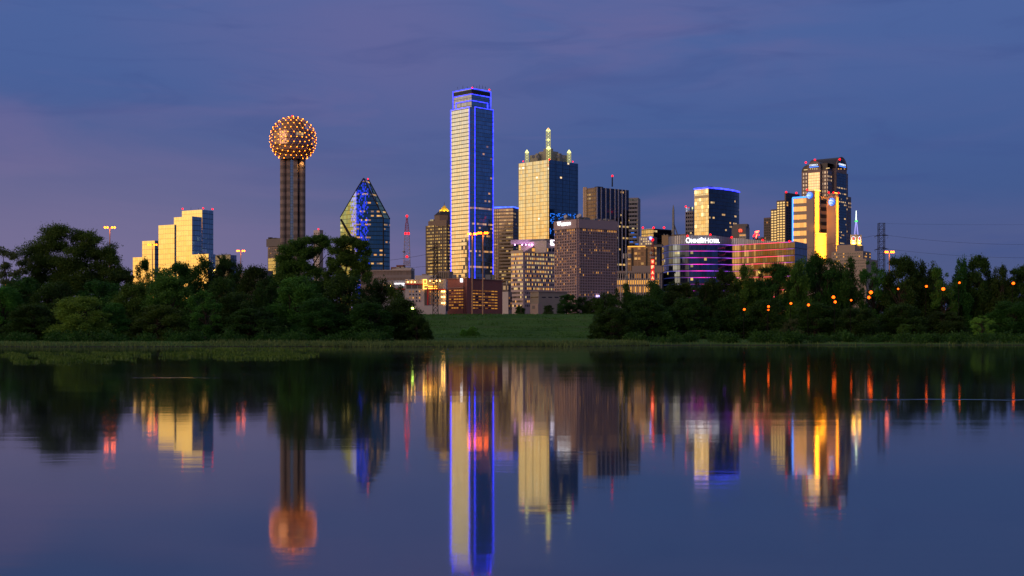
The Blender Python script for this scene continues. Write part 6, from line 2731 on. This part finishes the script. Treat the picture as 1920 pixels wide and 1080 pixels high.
# open crowned pair before the ball tower
shaped_tree(560, 288, 556,
            [(545, 470, 18, 14), (533, 488, 18, 15), (560, 458, 18, 12), (578, 452, 16, 10), (598, 450, 16, 10), (612, 458, 12, 10), (570, 475, 18, 12), (592, 470, 14, 10), (540, 508, 20, 16),
             (565, 502, 20, 16), (588, 510, 16, 14), (528, 522, 16, 14), (555, 530, 24, 18), (590, 535, 16, 14)], 52000, 'mid', 'open crowned tree with forked limbs hiding the foot of the ball tower',
            [([(556, 640), (558, 580), (566, 530)], .45, .28), ([(566, 530), (555, 500), (545, 475)], .22, .08), ([(566, 530), (590, 492), (605, 466)], .24, .08), ([(566, 520), (598, 495), (612, 478)], .18, .06)], 9, leaf=.34)
shaped_tree(655, 283, 648,
            [(640, 455, 16, 12), (655, 450, 14, 9), (668, 456, 15, 11), (683, 462, 12, 10), (690, 474, 8, 8), (628, 470, 12, 10), (648, 476, 14, 10), (672, 480, 14, 11), (686, 495, 12, 12), (628, 500, 14, 12),
             (640, 515, 14, 11), (668, 512, 14, 12), (688, 520, 12, 12), (622, 528, 14, 12), (655, 530, 18, 14), (656, 490, 15, 12), (640, 488, 12, 10), (612, 512, 10, 10), (676, 498, 12, 10), (622, 486, 8, 7)], 42000, 'mid', 'open crowned tree in front of the pointed glass tower',
            [([(648, 640), (646, 570), (646, 525)], .42, .26), ([(646, 525), (650, 495), (668, 465)], .22, .08), ([(646, 525), (638, 495), (640, 462)], .2, .08), ([(646, 520), (672, 505), (690, 480)], .18, .06)], 13, leaf=.34)
# thin branched tree at the left edge
shaped_tree(12, 285, 14,
            [(5, 474, 14, 9), (24, 480, 12, 9), (38, 494, 10, 8), (10, 497, 14, 9), (30, 514, 12, 9), (2, 515, 14, 10), (46, 508, 8, 7), (54, 488, 7, 6), (20, 532, 18, 10)], 7000, 'olive', 'thin branched tree with sparse leaves at the left edge',
            [([(20, 640), (18, 570), (14, 530)], .3, .2), ([(14, 530), (8, 500), (4, 470)], .16, .05), ([(14, 535), (36, 505), (52, 486)], .16, .05)], 17, name='thin_tree')

LEFT = [
    # px, top, half width, D, kind, seed, shade, label
    (262, 484, 26, 300, 'airy', 3, 'mid', 'slender leafy tree top standing against the gold stepped hotel'),
    (335, 498, 40, 302, 'oak', 2, 'dark', 'rounded dark tree just right of the gold hotel mast lamp'),
    (388, 484, 46, 296, 'poplar', 4, 'dark', 'dark plumed tree covering the right foot of the gold hotel'),
    (428, 488, 30, 299, 'oak', 5, 'dark', 'dark tree under the low glass block beside the gold hotel'),
    (478, 502, 40, 294, 'willow', 2, 'dark', 'rounded tree under the mast lamp between gold hotel and ball tower'),
    (232, 512, 40, 288, 'oak', 3, 'dark', 'dark tree linking the big oak and the gold hotel trees'),
    (300, 506, 44, 286, 'willow', 3, 'mid', 'bushy mid green tree below the tallest block of the gold hotel'),
    (40, 524, 48, 276, 'willow', 4, 'dark', 'dark bushy tree beneath the thin branched tree'),
    (5, 540, 40, 268, 'willow', 1, 'mid', 'mid green bush at the left picture edge by the water'),
    (105, 536, 56, 268, 'willow', 5, 'dark', 'dark spreading willow under the big oak'),
    (190, 530, 54, 270, 'willow', 2, 'dark', 'dark willow under the right lobe of the big oak'),
    (420, 524, 44, 276, 'willow', 1, 'dark', 'dark bushy tree below the low glass block'),
    (500, 532, 44, 270, 'poplar', 2, 'dark', 'dark plumed bush below the weathered block and ball tower'),
    (252, 536, 50, 262, 'willow', 6, 'mid', 'large soft bush below the left block of the gold hotel'),
    (320, 524, 52, 258, 'willow', 7, 'mid', 'large soft bush below the centre of the gold hotel'),
    (445, 552, 48, 256, 'willow', 3, 'dark', 'low dark bush between the two soft bushes and ball tower'),
    (562, 524, 58, 262, 'willow', 4, 'mid', 'wide soft willow directly below the ball tower'),
    (650, 518, 56, 258, 'willow', 1, 'dark', 'wide dark willow below the pointed glass tower'),
    (704, 526, 40, 266, 'poplar', 5, 'dark', 'dark plumed tree below the long brown low building'),
    (742, 538, 36, 262, 'poplar', 2, 'mid', 'airy tree before the white and red hotel'),
    (752, 566, 40, 254, 'willow', 6, 'dark', 'low dark bush ending the tree bank near the open levee'),
    (600, 566, 52, 250, 'willow', 5, 'dark', 'low dark bush at the water below the ball tower willow'),
    (690, 574, 50, 248, 'willow', 2, 'dark', 'low dark bush at the water below the pointed tower willow'),
    (60, 578, 52, 252, 'willow', 7, 'dark', 'low dark bush at the water left of the bright bush'),
    (152, 552, 56, 245, 'willow', 1, 'light', 'bright yellow green bush at the water below the big oak'),
    (210, 574, 34, 250, 'willow', 4, 'mid', 'mid green bush touching the bright bush on its right'),
    (386, 544, 40, 247, 'airy', 5, 'mid', 'pale airy bush by the water below the gold hotel right foot'),
    (300, 578, 56, 248, 'willow', 3, 'mid', 'low mid green bush at the water below the gold hotel'),
    (470, 586, 52, 246, 'willow', 6, 'dark', 'low dark bush at the water left of the ball tower'),
    (783, 598, 26, 250, 'willow', 3, 'dark', 'last small dark bush at the tip of the left tree bank'),
]
RIGHT = [
    (1138, 556, 30, 300, 'willow', 4, 'dark', 'first dark tree right of the open levee below the grid hotel'),
    (1172, 536, 34, 306, 'poplar', 3, 'dark', 'dark plumed tree below the telecom mast'),
    (1222, 530, 36, 302, 'poplar', 5, 'dark', 'dark plumed tree below the lettered mast'),
    (1272, 536, 36, 306, 'oak', 2, 'dark', 'rounded dark tree below the left end of the curved hotel'),
    (1318, 528, 34, 304, 'poplar', 2, 'dark', 'dark plumed tree below the middle of the curved hotel sign'),
    (1358, 512, 34, 308, 'oak', 4, 'dark', 'rounded dark tree where the curved hotel bends'),
    (1398, 500, 38, 306, 'poplar', 1, 'mid', 'taller green tree before the bend of the curved hotel'),
    (1448, 497, 40, 308, 'oak', 3, 'dark', 'broad dark tree before the gold wing of the curved hotel'),
    (1496, 488, 38, 306, 'poplar', 4, 'mid', 'tall green tree before the dark end of the curved hotel'),
    (1540, 482, 38, 308, 'oak', 5, 'dark', 'tall rounded tree at the foot of the floodlit tower'),
    (1590, 486, 38, 306, 'poplar', 3, 'dark', 'tall plumed tree before the lower walls of the clock building'),
    (1640, 484, 36, 310, 'airy', 4, 'mid', 'airy tree covering the foot of the right hand pylon'),
    (1690, 486, 36, 306, 'oak', 2, 'dark', 'rounded tree just right of the pylon mast lamp'),
    (1732, 492, 36, 308, 'poplar', 5, 'dark', 'plumed tree between pylon and the tallest right hand trees'),
    (1768, 500, 32, 304, 'airy', 3, 'mid', 'airy tree with thin tips before the tallest right hand trees'),
    (1803, 486, 28, 306, 'poplar', 2, 'dark', 'left one of the two tallest trees near the right edge'),
    (1836, 484, 34, 308, 'oak', 4, 'dark', 'right one of the two tallest trees near the right edge'),
    (1878, 500, 34, 304, 'poplar', 1, 'dark', 'plumed tree second from the right edge of the bank'),
    (1918, 502, 38, 306, 'oak', 3, 'dark', 'rounded tree cut by the right edge of the picture'),
    (1150, 584, 42, 268, 'willow', 3, 'dark', 'low dark bush at the open end of the right bank'),
    (1215, 566, 46, 272, 'willow', 5, 'dark', 'low dark bush by the water below the lettered mast'),
    (1290, 564, 48, 276, 'willow', 6, 'dark', 'low dark bush by the water below the curved hotel'),
    (1372, 556, 46, 280, 'poplar', 4, 'dark', 'dark bush below the bend of the curved hotel'),
    (1440, 566, 44, 280, 'willow', 2, 'dark', 'dark bush below the gold wing of the curved hotel'),
    (1530, 574, 46, 278, 'willow', 4, 'dark', 'dark bush by the water below the floodlit tower'),
    (1605, 584, 44, 276, 'willow', 1, 'dark', 'dark bush by the water below the clock building'),
    (1690, 578, 46, 278, 'willow', 7, 'dark', 'dark bush by the water below the pylon mast lamp'),
    (1770, 592, 40, 278, 'willow', 5, 'dark', 'dark bush by the water left of the pale young tree'),
    (1895, 570, 46, 278, 'willow', 3, 'dark', 'dark bush by the water at the right edge'),
    (1486, 598, 22, 254, 'airy', 2, 'olive', 'pale feathery sapling by the water below the curved hotel end'),
    (1842, 590, 25, 254, 'airy', 4, 'light', 'pale green young tree by the water near the right edge'),
    (1697, 615, 18, 256, 'willow', 2, 'mid', 'small green bush at the water between dark trunks'),
]
BACK = [
    (1195, 556, 46, 318, 'willow', 2, 'dark', 'dense dark tree filling the gap behind the telecom mast trees'),
    (1250, 552, 46, 320, 'willow', 6, 'dark', 'dense dark tree filling the gap under the curved hotel left end'),
    (1340, 540, 46, 320, 'willow', 4, 'dark', 'dense dark tree filling the gap under the curved hotel bend'),
    (1420, 528, 48, 322, 'willow', 1, 'dark', 'dense dark tree filling the gap under the gold hotel wing'),
    (1515, 520, 46, 322, 'willow', 7, 'dark', 'dense dark tree filling the gap under the dark hotel end'),
    (1566, 512, 44, 320, 'willow', 5, 'dark', 'dense dark tree filling the gap at the floodlit tower foot'),
    (1664, 528, 44, 322, 'willow', 3, 'dark', 'dense dark tree filling the gap behind the pylon foot'),
    (1716, 520, 44, 322, 'willow', 4, 'dark', 'dense dark tree filling the gap right of the pylon mast lamp'),
    (1752, 524, 40, 324, 'willow', 2, 'dark', 'dense dark tree behind the broad orange lamp and thin tips'),
    (1822, 522, 44, 322, 'willow', 6, 'dark', 'dense dark tree behind the two tallest right hand trees'),
    (1862, 528, 44, 322, 'willow', 1, 'dark', 'dense dark tree between the two tallest trees and right edge'),
    (1900, 532, 40, 322, 'willow', 5, 'dark', 'dense dark tree behind the trees at the right edge'),
    (30, 534, 54, 306, 'willow', 5, 'dark', 'dense dark tree low behind the thin branched tree'),
    (85, 520, 58, 308, 'willow', 3, 'dark', 'dense dark tree low behind the big oak trunk'),
    (165, 516, 58, 308, 'willow', 7, 'dark', 'dense dark tree low behind the big oak right limbs'),
    (520, 520, 50, 300, 'willow', 6, 'dark', 'dense dark tree low behind the ball tower foot'),
    (612, 522, 52, 300, 'willow', 3, 'dark', 'dense dark tree low between the two open crowned trees'),
]
for a in LEFT + RIGHT + BACK:
    nm = {'oak': 'oak_tree', 'poplar': 'cottonwood_tree', 'willow': 'willow_tree', 'airy': 'young_tree'}[a[4]]
    bush = ' bush' in a[7] or 'bush ' in a[7]
    tree(*a, name='bush' if bush else nm, cat='bush' if bush else 'tree', group='bushes along the river bank' if bush else 'trees along the river bank')
# trees beyond the levee
for a in ((1028, 571, 13, 440, 'willow', 2, 'dark', 'low round bush on the levee top before the slanted office'),
          (1062, 550, 20, 450, 'oak', 3, 'dark', 'rounded tree on the levee before the low beige building'),
          (1092, 556, 18, 455, 'willow', 5, 'dark', 'bushy tree on the levee before the grid hotel'),
          (1116, 558, 18, 450, 'oak', 5, 'dark', 'rounded tree on the levee at the grid hotel right corner'),
          (975, 573, 12, 440, 'willow', 4, 'dark', 'small bush on the levee before the slanted office corner')):
    tree(*a, name='levee_tree', group='trees on top of the levee', base=6.5)
for a in ((886, 612, 12, 334, 'willow', 6, 'light', 'lone green bush on the open levee slope below the brick garage'),
          (869, 616, 7, 333, 'willow', 3, 'light', 'tiny bush beside the lone bush on the levee slope')):
    tree(*a, name='levee_bush', cat='bush', group='bushes on the levee slope', base=.9)


# ------------------------------------------------------------------ grass at the water and floating weed
def blades(name, pts, hts, wid, seed, mat, label):
    g = np.random.default_rng(seed)
    n = len(pts)
    p = np.array(pts)
    a = g.uniform(0, 6.28, n)
    ln = g.normal(size=(n, 2)) * .3
    v = np.empty((n, 3, 3))
    w_ = wid * g.uniform(.6, 1.4, n)
    v[:, 0] = p + np.stack([np.cos(a) * w_, np.sin(a) * w_, np.zeros(n)], 1)
    v[:, 1] = p - np.stack([np.cos(a) * w_, np.sin(a) * w_, np.zeros(n)], 1)
    v[:, 2] = p + np.stack([ln[:, 0] * hts, ln[:, 1] * hts, hts], 1)
    me = bpy.data.meshes.new(name)
    me.vertices.add(n * 3)
    me.vertices.foreach_set('co', v.reshape(-1))
    me.loops.add(n * 3)
    me.loops.foreach_set('vertex_index', np.arange(n * 3))
    me.polygons.add(n)
    me.polygons.foreach_set('loop_start', np.arange(0, n * 3, 3))
    me.polygons.foreach_set('loop_total', np.full(n, 3))
    me.materials.append(mat)
    me.update(calc_edges=True)
    o = bpy.data.objects.new(name, me)
    COL.objects.link(o)
    tag(o, label, kind='stuff')
    return o


def gheight(d):
    return np.interp(d, [-6, 0, 2.5, 7, 16, 34, 60], [-.9, -.02, .22, .42, .55, .7, .75])


rg = np.random.default_rng(21)
pts, hts = [], []
GR = leaf_mat('grass_blade', (.070, .110, .030), (.140, .180, .055))
WD = leaf_mat('weed_blade', (.045, .105, .012), (.100, .185, .024))
for i in range(30000):
    x = rg.uniform(-105, 112)
    d = abs(rg.normal()) * 6.0
    den = 1.0 if -52 < x < 24 else .5 if x < 0 else .14
    clump = .5 + .5 * math.sin(x * .23 + 2 * math.sin(x * .061)) * math.sin(d * .5 + x * .05)
    if rg.random() > den * (.45 + .55 * clump):
        continue
    pts.append((x, shore(x) + d + .1, float(gheight(d)) - .03))
    hts.append(rg.uniform(.25, .75) * (.8 + .6 * clump) * (1.0 if den == 1 else .7))
blades('bank_grass', pts, np.array(hts), .09, 4, GR, 'pale grass growing along the edge of the water')
pts, hts = [], []


def weed(x0, x1, y0, y1, n, dens, hmax):
    for i in range(n):
        px = rg.uniform(x0, x1)
        py = rg.uniform(y0, y1)
        D = H * F / (py - HY)
        x = (px - CX) / F * D
        e = min((px - x0) / (x1 - x0 + 1e-6) * 6, (x1 - px) / (x1 - x0) * 6, 1) if x0 > 5 else min((x1 - px) / (x1 - x0) * 5, 1)
        mid = 1 - abs(py - (y0 + y1) / 2) / ((y1 - y0) / 2)
        v = .5 + .5 * math.sin(x * .55 + 1.7 * math.sin(D * .21)) * math.cos(D * .33 + x * .17)
        v = .6 * v + .4 * (.5 + .5 * math.sin(x * 1.9 + D * .8))
        if mid * e < rg.uniform(0, .5) or v < 1 - dens:
            continue
        pts.append((x, D, -.03))
        hts.append(rg.uniform(.12, hmax) * (.5 + v))


weed(-40, 260, 660.5, 681, 26000, .46, .26)
weed(230, 420, 662, 673, 9000, .36, .40)
weed(385, 600, 660, 674, 12000, .44, .26)
weed(330, 640, 652, 658, 5000, .35, .25)
blades('water_weed', pts, np.array(hts), .10, 5, WD, 'bright green weed floating in patches on the still water')
# tussocks on the levee slope
pts, hts = [], []
for i in range(26000):
    x = rg.uniform(-75, 45)
    y = rg.uniform(322, 385)
    z = float(np.interp(y, [322, 336, 350, 362, 370, 376, 384], [.8, 1.5, 3.8, 6.0, 7.15, 7.45, 7.45]))
    v = .5 + .5 * math.sin(x * .31 + math.sin(y * .4)) * math.sin(y * .53 + x * .11)
    if v < rg.uniform(0, 1):
        continue
    pts.append((x, y, z - .05))
    hts.append(rg.uniform(.15, .45))
blades('levee_grass', pts, np.array(hts), .14, 6, leaf_mat('levee_blade', (.040, .115, .014), (.070, .160, .024)), 'short dark grass covering the open levee slope')


def shade_brush(name, x0, x1, n, d0, d1, h0, h1, seed, label):  # added dark leaf clumps standing in for the shade under the crowns
    rng = random.Random(seed)
    cl = []
    for i in range(n):
        x = rng.uniform(x0, x1)
        d = rng.uniform(d0, d1)
        h = rng.uniform(h0, h1)
        r_ = rng.uniform(.9, 2.0)
        cl.append(((x, shore(x) + d, .3 + h * .45), (r_, r_, h * .55)))
    me = leaves_mesh(name, cl, n * 330, .36, seed, LEAF['dark'], upward=.3, fill=.2, fringe=.3)
    o = bpy.data.objects.new(name, me)
    COL.objects.link(o)
    tag(o, label, kind='stuff')


shade_brush('shade_brush', 22, 118, 120, 3, 16, .8, 2.4, 3, 'added dark brush along the water as shade under the right hand trees')
shade_brush('shade_brush', -118, -24, 90, 26, 34, 1.0, 2.6, 5, 'added dark brush as shade under the left hand trees behind the pale bank grass')
